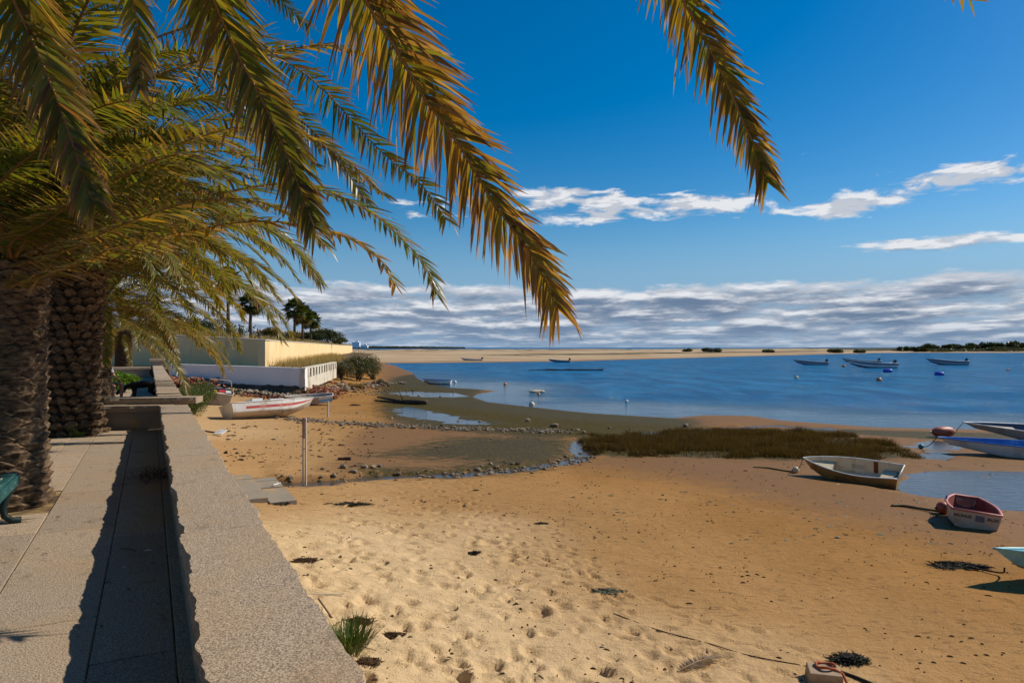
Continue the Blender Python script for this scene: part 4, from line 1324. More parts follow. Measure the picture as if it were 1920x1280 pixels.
# ---------------------------------------------------------------- leafy shrubs, grasses
def unit(a): return a / np.maximum(np.linalg.norm(a, axis=1, keepdims=True), 1e-9)
def leaf_cloud(rnd, clumps, n, size, cols, aspect=0.5, up=0.0):
    """random small leaves spread over ellipsoid clumps -> V, F, C"""
    rs = np.random.RandomState(rnd.randrange(1 << 30))
    c = np.array([k[0] for k in clumps], float); r = np.array([k[1] for k in clumps], float)
    j = rs.randint(0, len(clumps), n)
    d = unit(rs.normal(size=(n, 3)))
    p = c[j] + d * r[j] * (rs.rand(n, 1) ** 0.45)
    a = unit(rs.normal(size=(n, 3)) + d * 0.6 + np.array([0, 0, up]))
    b = unit(np.cross(a, rs.normal(size=(n, 3))))
    s = size * rs.uniform(0.6, 1.4, (n, 1)); w = s * aspect * 0.5
    V = np.stack([p - b * w * .3, p + a * s * .5 - b * w, p + a * s, p + a * s * .5 + b * w], 1).reshape(-1, 3)
    F = np.arange(n * 4).reshape(n, 4)
    t = rs.rand(n, 1)
    C = np.repeat(np.array(cols[0]) * (1 - t) + np.array(cols[1]) * t, 4, axis=0)
    return V, F, C
def shrub(name, label, loc, rx, ry, h, n, size, cols, seed, cat='shrub', group=None, nclump=14, aspect=0.5, up=0.3, trunk=0.0):
    rnd = random.Random(seed)
    root = empty(name, loc)
    tag(root, label, cat, group)
    cl = []
    for i in range(nclump):
        a = rnd.uniform(0, 2 * math.pi); k = rnd.random() ** 0.5 * 0.72
        zc = trunk + (h - trunk) * (0.28 + 0.45 * rnd.random() * (1 - 0.6 * k))
        rr = rnd.uniform(0.28, 0.45)
        cl.append(((math.cos(a) * rx * k, math.sin(a) * ry * k, zc), (rx * rr, ry * rr, (h - trunk) * rr * 0.72)))
    V, F, C = leaf_cloud(rnd, cl, n, size, cols, aspect, up)
    V[:, 2] = np.maximum(V[:, 2], 0.01)
    link('foliage', mesh_np('foliage', V, F, M['foliage'], False, C), root)
    mb = MB()
    for (c, r) in cl[:9]:
        mb.tube([(rnd.uniform(-.12, .12) * rx, rnd.uniform(-.12, .12) * ry, -0.05), (c[0] * .5, c[1] * .5, c[2] * .55), c], [0.02 * h + 0.008, 0.012 * h + 0.005, 0.004 * h + .003], 5)
    mb.build('stems', M['stem'], root)
    return root
def blades(rnd, pts, h0, h1, wid, cols, lean=0.35):
    rs = np.random.RandomState(rnd.randrange(1 << 30))
    P3 = np.array(pts, float); n = len(P3)
    a = rs.uniform(0, 2 * math.pi, n); h = rs.uniform(h0, h1, n); w = wid * rs.uniform(.6, 1.4, n)
    o = np.stack([np.cos(a) * w, np.sin(a) * w, 0 * a], 1)
    tip = P3 + np.stack([rs.normal(0, lean, n) * h, rs.normal(0, lean, n) * h, h], 1)
    V = np.stack([P3 - o, P3 + o, tip], 1).reshape(-1, 3)
    F = np.arange(n * 3).reshape(n, 3)
    t = rs.rand(n, 1); c = np.array(cols[0]) * (1 - t) + np.array(cols[1]) * t
    C = np.stack([c, c, c * .2 + np.array(cols[2]) * .8], 1).reshape(-1, 3)
    return V, F, C
def build_cordgrass():
    rnd = random.Random(12)
    xs = [p[0] for p in GRASS]; ys = [p[1] for p in GRASS]
    N = 120000
    X = np.array([rnd.uniform(min(xs), max(xs)) for _ in range(N)]); Y = np.array([rnd.uniform(min(ys), max(ys)) for _ in range(N)])
    sd = sdf(X, Y, GRASS) + (fbm(X * .9, Y * .9, 4, 91) - .5) * 3.2
    ok = (sd > 0)
    X, Y, sd = X[ok], Y[ok], sd[ok]
    z = terrain(X, Y)[0]
    patch = fbm(X * .8, Y * .8, 3, 55)
    k = np.array([rnd.random() for _ in X]) < (0.25 + 0.75 * sstep(0, .8, sd)) * (0.10 + sstep(.34, .55, patch))
    pts = list(zip(X[k], Y[k], z[k]))
    hm = (0.45 + 0.9 * fbm(X[k] * 1.7, Y[k] * 1.7, 3, 57)) * (0.45 + 0.55 * sstep(0, 1.2, sd[k]))
    V, F, C = blades(rnd, pts, 0.16, 0.34, 0.010, ((.026, .018, .009), (.055, .052, .014), (.095, .07, .03)), .34)
    V = V.reshape(-1, 3, 3); V[:, 2, 2] = V[:, 0, 2] + (V[:, 2, 2] - V[:, 0, 2]) * hm; V = V.reshape(-1, 3)
    # shorter at the rim
    o = link('cordgrass', mesh_np('cordgrass', V, F, M['straw'], False, C))
    tag(o, 'dark brown-green bed of cordgrass on the mud', 'grass', None, 'stuff')
build_cordgrass()
def grass_field(name, label, poly, z, n, h0, h1, wid, cols, seed, lean=.3, zf=None):
    rnd = random.Random(seed)
    xs = [p[0] for p in poly]; ys = [p[1] for p in poly]
    X = np.array([rnd.uniform(min(xs), max(xs)) for _ in range(n)]); Y = np.array([rnd.uniform(min(ys), max(ys)) for _ in range(n)])
    ok = in_poly(X, Y, poly); X, Y = X[ok], Y[ok]
    Z = zf(X, Y) if zf else np.full(len(X), z)
    V, F, C = blades(rnd, list(zip(X, Y, Z)), h0, h1, wid, cols, lean)
    tag(link(name, mesh_np(name, V, F, M['straw'], False, C)), label, 'grass', None, 'stuff')
STRAW = ((.20, .15, .05), (.34, .25, .10), (.50, .38, .19))
grass_field('dry_grass', 'dry straw-yellow grass on the terrace below the sunny fort wall', [(FB[0] + .3, FB[1] - .6), (-16.2, 52), (-18.4, 70), (-24, 100), (-40, 150), (-39, 148), (-30, 100)], -.12, 26000, .35, 1.0, .02, STRAW, 31)
def dune_z(X, Y): return 2.1 + 0.9 * sstep(0, 9, (-22.5 - X) * 0.98 - (Y - 60) * 0.19 + 0) * (0.5 + 0.7 * fbm(X * .12, Y * .08, 3, 6))
grass_field('dry_grass', 'dry golden grass growing on top of the fort', [(-22.5, 61), (-23.6, 68), (-40, 150), (-58, 248), (-75, 240), (-50, 120), (-36, 66.5)], 2.1, 60000, .3, .95, .03, STRAW, 32, .3, dune_z)

VG = ((.045, .075, .018), (.11, .13, .035))
DG = ((.035, .05, .018), (.085, .095, .035))
OG = ((.08, .085, .045), (.15, .14, .08))
def gshrub(label, x, y, rx, ry, h, n, size, cols, seed, zoff=0, **kw):
    return shrub('shrub', label, (x, y, ground_z(x, y) + zoff), rx, ry, h, n, size, cols, seed, **kw)
# shrubs at the foot of the sea wall
for i, (s, q, rx, h, lab) in enumerate(((37.0, 1.75, .85, 1.9, 'green shrub nearest the cross wall, at the outer foot of the sea wall'),
        (39.6, 2.0, 1.0, 2.0, 'bushy green shrub in the middle of the clump below the sea wall'),
        (42.6, 2.2, 1.15, 1.9, 'green shrub left of the wrecked cabin boat'),
        (46.0, 2.6, 1.3, 1.7, 'green shrub at the far end of the clump below the sea wall'))):
    p = W(s, q)
    gshrub(lab, p.x, p.y, rx, rx, h, 5200, .085, VG, 60 + i, aspect=.28, up=.8, group='shrubs along the foot of the sea wall')
_p = gp(452, 735, -1.9)
gshrub('green upright shrub between the wrecked cabin boat and the bare earth bank', _p[0], _p[1] + 0.5, 1.3, .9, 1.5, 4200, .12, VG, 71, aspect=.28, up=.9)
# shrubs by the end of the parapet
for i, (x, y, Y, rx, h, cols, lab) in enumerate(((672, 708, 78, 2.4, 3.3, DG, 'tall dark round shrub at the end of the white parapet'),
        (700, 706, 84, 2.4, 3.4, OG, 'tall grey-green shrub right of the dark shrub, by the water'),
        (640, 708, 74, 1.4, 2.4, OG, 'grey-brown shrub pressed against the white parapet'),
        (666, 722, 64, 1.0, .6, STRAW[:2], 'low dry tuft on the sand below the big shrubs'),
        (716, 713, 70, .7, .7, OG, 'small grey tuft on the bank by the water'))):
    X = (x - 960) / FPX * Y
    gshrub(lab, X, Y, rx, rx * .9, h, 6500 if h > 1 else 1800, .16 if h > 1 else .12, cols, 80 + i, zoff=0.1, aspect=.35, up=.5, group='shrubs by the far shore' if i < 3 else None)
# hedge bush and weeds on the promenade
_p = Vector((-13.75, 22.9, 0)); shrub('hedge_bush', 'bright green clipped bush behind the seated man on the promenade', (_p.x, _p.y + 1.2, 0), .38, 1.0, .8, 4500, .10, ((.06, .13, .012), (.15, .25, .03)), 90, aspect=.6)
_p = W(33.0, -1.0); shrub('hedge_bush', 'low bright green plants at the foot of the farthest palm', (_p.x, _p.y, 0), .9, 1.6, .5, 3500, .10, ((.06, .12, .012), (.14, .22, .03)), 91, aspect=.6)
# plant growing at the outer foot of the wall, close to the camera
def near_plant():
    c = on_ground(655, 1215, -1.8)
    root = empty('beach_plant', c); tag(root, 'spiky green weed growing on the sand against the sea wall', 'plant')
    rnd = random.Random(17)
    pts = []
    V = []; F = []; C = []
    for i in range(420):
        a = rnd.uniform(0, 2 * math.pi); r = rnd.random() ** .6 * .24
        b = Vector((math.cos(a) * r * .8, math.sin(a) * r * 1.4, 0))
        d = Vector((math.cos(a) * .5 + rnd.gauss(0, .3), math.sin(a) * .5 + rnd.gauss(0, .3), 1)).normalized()
        h = rnd.uniform(.15, .36); w = rnd.uniform(.004, .009)
        sd_ = d.cross(Vector((0, 0, 1))).normalized() * w
        o = len(V)
        V += [b - sd_ * .6, b + sd_ * .6, b + d * h * .5 + sd_, b + d * h * .5 - sd_, b + d * h + Vector((d.x, d.y, -.2)) * .04]
        F += [(o, o + 1, o + 2), (o, o + 2, o + 3), (o + 3, o + 2, o + 4)]
        t = rnd.random(); col = (lerp(.05, .11, t), lerp(.09, .14, t), lerp(.015, .03, t))
        C += [col] * 5
    link('leaves', mesh_np('leaves', np.array([tuple(v) for v in V]), np.array(F), M['foliage'], False, np.array(C)), root)
    mb = MB()
    for i in range(9):
        a = rnd.uniform(0, 6.28); mb.tube([(0, 0, -.02), (math.cos(a) * .15, math.sin(a) * .2, .05), (math.cos(a) * .35, math.sin(a) * .45, .03)], [.006, .005, .003], 5)
    mb.build('runners', M['stem'], root)
near_plant()

# fan palms on the fort ---------------------------------------------
def fan_palm(label, x, y, Y, trunk_h, r_crown, seed, lean=0.0, z0=None):
    rnd = random.Random(seed)
    base = px(x, y, Y)
    root = empty('fan_palm', base); tag(root, label, 'palm tree', 'fan palms on the fort')
    top = Vector((lean, 0, trunk_h))
    mb = MB(); mb.tube([(0, 0, -.3), (lean * .3, 0, trunk_h * .5), top], [.24, .17, .16], 9); mb.build('trunk', M['bark'], root, True)
    for i in range(34):
        az = i * 2.4 + rnd.uniform(-.2, .2); el = R(lerp(85, -58, (i / 33) ** .8))
        d = Vector((math.cos(az) * math.cos(el), math.sin(az) * math.cos(el), math.sin(el)))
        pl = r_crown * rnd.uniform(.42, .55)
        hub = top + d * pl + Vector((0, 0, -.05 * pl))
        S = d.cross(Vector((0, 0, 1)));
        if S.length < .1: S = Vector((1, 0, 0))
        S.normalize(); Nn = S.cross(d).normalized()
        V = [tuple(top), tuple(top + S * .02), tuple(hub + S * .02), tuple(hub)]; F = [(0, 1, 2), (0, 2, 3)]
        age = i / 33
        col = Vector((.05, .075, .02)).lerp(Vector((.20, .14, .055)), max(0, age - .72) * 3)
        C = [(.15, .12, .05)] * 4
        fl = r_crown * rnd.uniform(.45, .6)
        for k in range(15):
            a = R(lerp(-105, 105, k / 14))
            dd = (d * math.cos(a) + S * math.sin(a) + Nn * .12 * math.cos(a)).normalized()
            w = fl * .085; sd_ = dd.cross(Nn).normalized() * w
            o = len(V)
            tip = hub + dd * fl + Vector((0, 0, -.30 * fl))
            V += [tuple(hub), tuple(hub + dd * fl * .55 + sd_ + Vector((0, 0, -.04))), tuple(tip), tuple(hub + dd * fl * .55 - sd_ + Vector((0, 0, -.04)))]
            F += [(o, o + 1, o + 2), (o, o + 2, o + 3)]
            c = col * rnd.uniform(.8, 1.25); C += [tuple(c)] * 4
        link('fan_leaf', mesh_np('fan_leaf', np.array(V), np.array(F), M['foliage'], False, np.array(C)), root)
for a in (('tallest fan palm of the group of three on the fort', 552, 634, 100, 4.3, 2.0, 1, .1), ('middle fan palm of the group of three on the fort', 567, 634, 106, 3.65, 1.95, 2, .1),
          ('lowest and rightmost fan palm of the group of three on the fort', 582, 634, 115, 3.1, 2.0, 3, .15), ('dark fan palm standing alone left of the group of three', 469, 632, 74, 3.6, 1.7, 4, .1),
          ('tall thin fan palm half hidden by the date palm fronds', 428, 632, 76, 6.5, 1.7, 5, -.05)):
    fan_palm(*a)
shrub('round_bush', 'dark green round bush right of the fan palms on the fort', px(612, 641, 142), 3.9, 3.0, 3.5, 6500, .26, ((.03, .05, .015), (.075, .09, .03)), 41, aspect=.6)
shrub('yellow_bush', 'yellow-flowered bush on the fort left of the fan palms', px(508, 634, 80), 1.6, 1.4, 1.6, 4200, .15, ((.07, .08, .02), (.26, .18, .03)), 42, aspect=.6)
shrub('yellow_bush', 'low yellowish bush on the fort at the foot of the fan palms', px(537, 634, 86), 1.9, 1.6, 1.1, 3500, .15, ((.05, .06, .02), (.20, .15, .04)), 43, aspect=.6)
shrub('round_bush', 'small dark bush at the right end of the fort vegetation', px(637, 645, 176), 2.2, 2.0, 1.9, 2600, .26, ((.03, .05, .015), (.07, .085, .03)), 44, aspect=.6)
shrub('dark_hedge', 'dark hedge line behind the fan palms on the fort', px(565, 640, 138), 6, 2.5, 2.6, 9000, .22, ((.025, .04, .015), (.06, .07, .025)), 45, aspect=.6)
shrub('dark_hedge', 'dark trees behind the promenade palms at the left', px(330, 645, 110), 14, 5, 5.0, 9000, .35, ((.025, .04, .015), (.06, .07, .025)), 46, cat='hedge', aspect=.6)
def agave():
    root = empty('agave', px(452, 633, 72)); tag(root, 'spiky agave rosette on the fort beside the lone fan palm', 'agave')
    rnd = random.Random(3)
    for i in range(22):
        a = i * 2.4; el = R(rnd.uniform(35, 85)); L = rnd.uniform(1.0, 1.7)
        d = Vector((math.cos(a) * math.cos(el), math.sin(a) * math.cos(el), math.sin(el))); s = d.cross(Vector((0, 0, 1))).normalized() * .09
        n_ = s.cross(d).normalized() * .03
        mb = MB(); mb.add([-s, s, d * L * .5 + s * 1.1, d * L * .5 - s * 1.1, d * L, -n_, d * L * .5 - n_], [(0, 5, 6, 3), (5, 1, 2, 6), (3, 6, 4), (6, 2, 4), (0, 3, 2, 1), (3, 4, 2)])
        mb.build('leaf', mat_agave, root)
mat_agave = mat_plain('agave_leaf', (.10, .14, .08), .6, .3, .3, 2.0)
agave()

# far trees on the spit and bushes on the dunes ----------------------
for i, (x, yt, Y, w, lab) in enumerate(((1696, 649, 560, 30, 'small far tree at the left end of the wooded spit'), (1745, 644, 590, 44, 'wide far tree cluster on the spit, second from its left end'),
        (1785, 642, 600, 40, 'rounded far tree on the spit right of the wide cluster'), (1812, 647, 570, 30, 'low far bush on the spit between two rounded trees'), (1832, 640, 610, 44, 'tall rounded far tree on the spit, in its middle'), (1862, 641, 600, 40, 'far tree right of the tall rounded one on the spit'),
        (1898, 637, 620, 46, 'tallest far tree on the spit at the right edge'), (1925, 641, 600, 40, 'far tree cut by the right edge of the picture'), (1720, 650, 540, 34, 'low far bush at the front of the wooded spit, left part'), (1880, 649, 545, 60, 'long low far bush at the front of the spit, right part'))):
    X = (x - 960) / FPX * Y
    gz = float(bar_h(np.array([X]), np.array([Y]))[0][0])
    h = CAM_Z + (651 - yt) / FPX * Y - gz
    rx = w / 2 / FPX * Y
    t = shrub('far_tree', lab, (X, Y, gz), rx, rx * .8, h, 2600, 1.1, ((.028, .045, .02), (.065, .08, .035)), 100 + i, cat='tree', group='trees on the far spit', aspect=.8, nclump=9)
for i, (x, Y, w, h, lab) in enumerate(((1332, 430, 40, 3.0, 'dark bush on the dune crest, in the middle of the sandbar'), (1290, 440, 18, 2.0, 'small dark bush left of the larger one on the dune crest'), (1565, 470, 30, 2.6, 'dark bush on the dunes toward the wooded spit'), (1440, 450, 22, 1.8, 'low bush on the dunes right of the crest bush'), (1610, 490, 20, 2.2, 'small bush on the dunes just left of the wooded spit'))):
    X = (x - 960) / FPX * Y
    gz = float(bar_h(np.array([X]), np.array([float(Y)]))[0][0])
    rx = w / 2 / FPX * Y
    shrub('dune_bush', lab, (X, Y, gz), rx, 5, h, 1500, .8, ((.03, .045, .02), (.07, .08, .035)), 130 + i, cat='bush', group='bushes on the dunes', aspect=.8, nclump=9)
def spit_scrub():
    rnd = random.Random(9)
    pts = []
    V = []
    cl = []
    for i in range(130):
        X = rnd.uniform(330, 560); Y = rnd.uniform(520, 640)
        if X < (Y * 0.56) or X > Y * .85: continue
        gz = float(bar_h(np.array([X]), np.array([Y]))[0][0]); cl.append(((X, Y, gz + .6), (9, 6, 1.3)))
    V, F, C = leaf_cloud(rnd, cl, 14000, 1.0, ((.03, .042, .02), (.075, .08, .04)), .8, .3)
    tag(link('spit_scrub', mesh_np('spit_scrub', V, F, M['foliage'], False, C)), 'low dark scrub covering the far wooded spit', 'scrub', None, 'stuff')
spit_scrub()

# ---------------------------------------------------------------- stones and rubble
def stone_geo(rnd, r, flat=.7):
    bm = bmesh.new(); bmesh.ops.create_icosphere(bm, subdivisions=1, radius=1.0)
    V = [v.co.copy() for v in bm.verts]; F = [tuple(v.index for v in f.verts) for f in bm.faces]; bm.free()
    sx, sy, sz = r * rnd.uniform(.7, 1.3), r * rnd.uniform(.7, 1.2), r * flat * rnd.uniform(.6, 1.1)
    out = []
    a = rnd.uniform(0, 6.28); ca, sa = math.cos(a), math.sin(a)
    for v in V:
        k = rnd.uniform(.74, 1.16)
        x, y, z = v.x * sx * k, v.y * sy * k, v.z * sz * k
        out.append((x * ca - y * sa, x * sa + y * ca, z))
    return out, F
def stones_along(name, label, path, n, width, r0, r1, mat, seed, flat=.7, power=2.5, zoff=0.3):
    rnd = random.Random(seed)
    mb = MB()
    P2 = [Vector((a, b)) for a, b in path]
    L = [(b - a).length for a, b in zip(P2[:-1], P2[1:])]
    XY = []; RR = []
    for i in range(n):
        u = rnd.random() * sum(L); k = 0
        while u > L[k] and k < len(L) - 1: u -= L[k]; k += 1
        p = P2[k].lerp(P2[k + 1], min(1, u / L[k]))
        XY.append((p.x + rnd.gauss(0, width) * .8, p.y + rnd.gauss(0, width))); RR.append(lerp(r0, r1, rnd.random() ** power))
    Z = terrain(np.array([a for a, b in XY]), np.array([b for a, b in XY]))[0]
    for (x, y), r, z in zip(XY, RR, Z):
        V, F = stone_geo(rnd, r, flat); mb.add([(x + a, y + b, z + c + r * flat * zoff) for a, b, c in V], F)
    return tag(mb.build(name, mat), label, 'stones', None, 'stuff')
BAND = [gp(x, y, -2.27) for x, y in [(540, 789), (600, 793), (700, 797), (800, 800), (900, 803), (1000, 806), (1060, 806)]]
stones_along('stone_band', 'band of dark stones lying across the mud below the red striped boat', BAND, 1100, .42, .03, .13, M['stone'], 5)
stones_along('stone_band', 'rocks and clods along the muddy creek', CREEK[2:10], 420, .38, .025, .11, M['stone'], 6)
stones_along('stone_band', 'broken crust and stones at the mouth of the outlet channel', CREEK[:4], 260, .28, .02, .10, M['stone'], 7)
stones_along('shore_pebbles', 'pebbles scattered on the sand near the shrubs', [gp(x, y, -2.2) for x, y in [(640, 725), (720, 735), (780, 728)]], 380, 2.2, .03, .12, M['stone'], 8)
stones_along('shore_pebbles', 'stray pebbles on the mud flat right of the stone band', [gp(x, y, -2.3) for x, y in [(620, 770), (800, 790), (1000, 815), (900, 850)]], 240, 2.2, .015, .06, M['stone'], 19)
rnd_s = random.Random(14)
ROCKS = (((990, 790, .20), 'pale boulder at the right tip of the narrow pool'), ((900, 791, .12), 'dark rock in the narrow pool, right one of two side by side'), ((860, 790, .13), 'dark rock in the narrow pool, left one of two side by side'),
    ((1143, 803, .13), 'rock on the green mud just left of the cordgrass'), ((1095, 812, .14), 'rock at the bend of the creek beside the cordgrass'), ((605, 880, .10), 'small stone on the mud right behind the marker post'), ((645, 877, .14), 'pale stone just below the short black plank'),
    ((683, 884, .13), 'pale flat stone at the right end of the mud crust'), ((700, 895, .13), 'stone at the creek edge, uppermost of three at the end of the crust'), ((690, 899, .16), 'stone at the creek edge, lowest of three at the end of the crust'), ((712, 891, .12), 'stone at the creek edge, rightmost of three at the end of the crust'),
    ((1040, 800, .2), 'big rock at the right end of the stone band'), ((1015, 812, .16), 'rock lying just below the right end of the stone band'), ((775, 803, .17), 'larger rock in the middle of the stone band'), ((640, 798, .14), 'larger rock in the left half of the stone band'),
    ((735, 785, .12), 'lone dark rock above the stone band, left of the narrow pool'), ((920, 870, .09), 'lone small stone on the mud between creek and stone band'), ((560, 793, .12), 'rock at the left end of the stone band under the striped boat'), ((670, 775, .12), 'lone rock on the sand between striped boat and narrow pool'),
    ((665, 728, .18), 'pale rock on the sand below the low dry tuft'), ((1286, 803, .16), 'rock by the channel behind the cordgrass'), ((1385, 772, .12), 'small rock at the water edge beyond the cordgrass'), ((1570, 1008, .05), 'tiny stone on the bare sand below the cream dinghy'))
for (x, y, r), lab in ROCKS:
    p = on_ground(x, y)
    mb = MB(); V, F = stone_geo(rnd_s, r, .75); mb.add(V, F)
    tag(mb.build('beach_rock', M['rubble'] if rnd_s.random() < .5 else M['stone'], None, False, (p.x, p.y, p.z + r * .3)), lab, 'rock', 'loose rocks on the mud flat')
def rubble():
    rnd = random.Random(21)
    d = (Vector(GB) - Vector(GA))
    n_ = Vector((d.y, -d.x)).normalized()
    # bare earth bank
    V = []; F = []
    N_ = 60
    for i in range(N_ + 1):
        t = i / N_
        a = Vector(GA) + d * (t * 1.03 - .03)
        for k in range(6):
            u = k / 5
            q = a + n_ * (u * (1.1 + .5 * mnoise.noise((t * 9, u * 2, 1))) + .05)
            gz = ground_z(q.x, q.y)
            zz = lerp(-1.02 - .27 * t, gz - .08, u ** .8) + .16 * mnoise.noise((t * 22, u * 5, 3)) * (1 - u * .5)
            V.append((q.x, q.y, zz))
    for i in range(N_):
        for k in range(5):
            a = i * 6 + k; F.append((a, a + 1, a + 7, a + 6))
    me = bpy.data.meshes.new('earth_bank'); me.from_pydata(V, [], F); me.materials.append(mat_plain('earth', (.115, .072, .045), .95, .1, .5, 2.5, (.20, .13, .08), bump=.9))
    tag(link('earth_bank', me), 'eroded dark earth bank under the grey terrace wall', None, None, 'structure')
    def heap(name, label, pts, n, r0, r1, mat, sp, brick):
        mb = MB()
        for i in range(n):
            p = rnd.choice(pts); x = p[0] + rnd.gauss(0, sp); y = p[1] + rnd.gauss(0, sp * .5); r = lerp(r0, r1, rnd.random() ** 2)
            z = ground_z(x, y) + p[2] * rnd.random() + r * .3
            if brick:
                mb.box((x, y, z), (r * 2.2, r * 1.1, r * .8), 0, 0, Matrix.Rotation(rnd.uniform(0, 6.28), 3, 'Z') @ Matrix.Rotation(rnd.gauss(0, .5), 3, 'X') @ Matrix.Rotation(rnd.gauss(0, .4), 3, 'Y'))
            else:
                V, F = stone_geo(rnd, r, .8); mb.add([(x + a, y + b, z + c) for a, b, c in V], F)
        tag(mb.build(name, mat), label, 'rubble', None, 'stuff')
    A = Vector(GA); 
    def along(t, off): q = A + d * t + n_ * off; return (q.x, q.y)
    heap('brick_rubble', 'broken red bricks under the left part of the grey wall', [along(t, .9) + (.75,) for t in (.05, .12, .2, .28, .36)], 420, .07, .16, M['brick'], .8, True)
    heap('brick_rubble', 'red brick rubble at the corner of the terrace wall', [(-14.6, 50.8, .7), (-14.5, 52.5, .7), (-14.6, 54.5, .6), (-14.3, 51.5, .3)], 420, .06, .15, M['brick'], .55, True)
    heap('brick_rubble', 'scatter of red brick pieces on the sand in front of the earth bank', [along(.78, 2.0) + (.1,), along(.9, 1.9) + (.15,), along(.97, 1.6) + (.2,)], 160, .05, .12, M['brick'], .7, True)
    heap('stone_rubble', 'pale stone rubble at the foot of the earth bank', [along(t, 1.6) + (.25,) for t in (.5, .6, .7, .8, .9, 1.0)], 420, .06, .2, M['rubble'], .5, False)
    heap('stone_rubble', 'stone rubble on the bank below the big shrubs', [(-15.6, 60, .3), (-15.2, 64, .3), (-14.6, 69, .2), (-14.2, 75, .1)], 340, .07, .26, M['rubble'], 1.0, False)
    heap('brick_rubble', 'red brick pieces strewn below the big shrubs', [(-15.9, 58, .3), (-15.6, 66, .3), (-14.9, 74, .1)], 200, .07, .16, M['brick'], .9, True)
rubble()

# ================================================================== BOATS
def hull_fn(L, B, D, tw=.8, bow=0.0, sheer=.25, rocker=.55, chine=.8, dead=.12, rake=.12, fullest=.42):
    """returns point(t, v, inset): t stern..bow, v keel(0)..gunwale(1)"""
    def half(t):
        if t < fullest: return B / 2 * lerp(tw, 1.0, math.sin(t / fullest * math.pi / 2))
        u = (t - fullest) / (1 - fullest)
        return B / 2 * max(bow, (1 - u ** 2.3 * (1 - bow ** 1.0)) ** .85 if bow > 0 else max(0.0, 1 - u ** 2.3) ** .85)
    def keel(t): return D * rocker * max(0, (t - .62) / .38) ** 2.4
    def sheerz(t): return D * (1 + sheer * max(0, (t - .2) / .8) ** 2)
    def pt(t, v, side, inset=0.0):
        b = max(0.0, half(t) - inset); k = keel(t) + inset * 1.2; s = sheerz(t)
        if v < .4:
            w = v / .4; y = b * chine * w; z = k + dead * D * w ** 1.3
        else:
            w = (v - .4) / .6; y = b * (chine + (1 - chine) * w ** .8); z = lerp(k + dead * D, s, w)
        x = L * t + rake * L * (z / D) * max(0, (t - .55) / .45) ** 2 - rake * L * .35
        if t < 1e-6: x -= .04 * L * (z / D) - inset
        return Vector((x - L / 2, y * side, z))
    return pt, half, sheerz
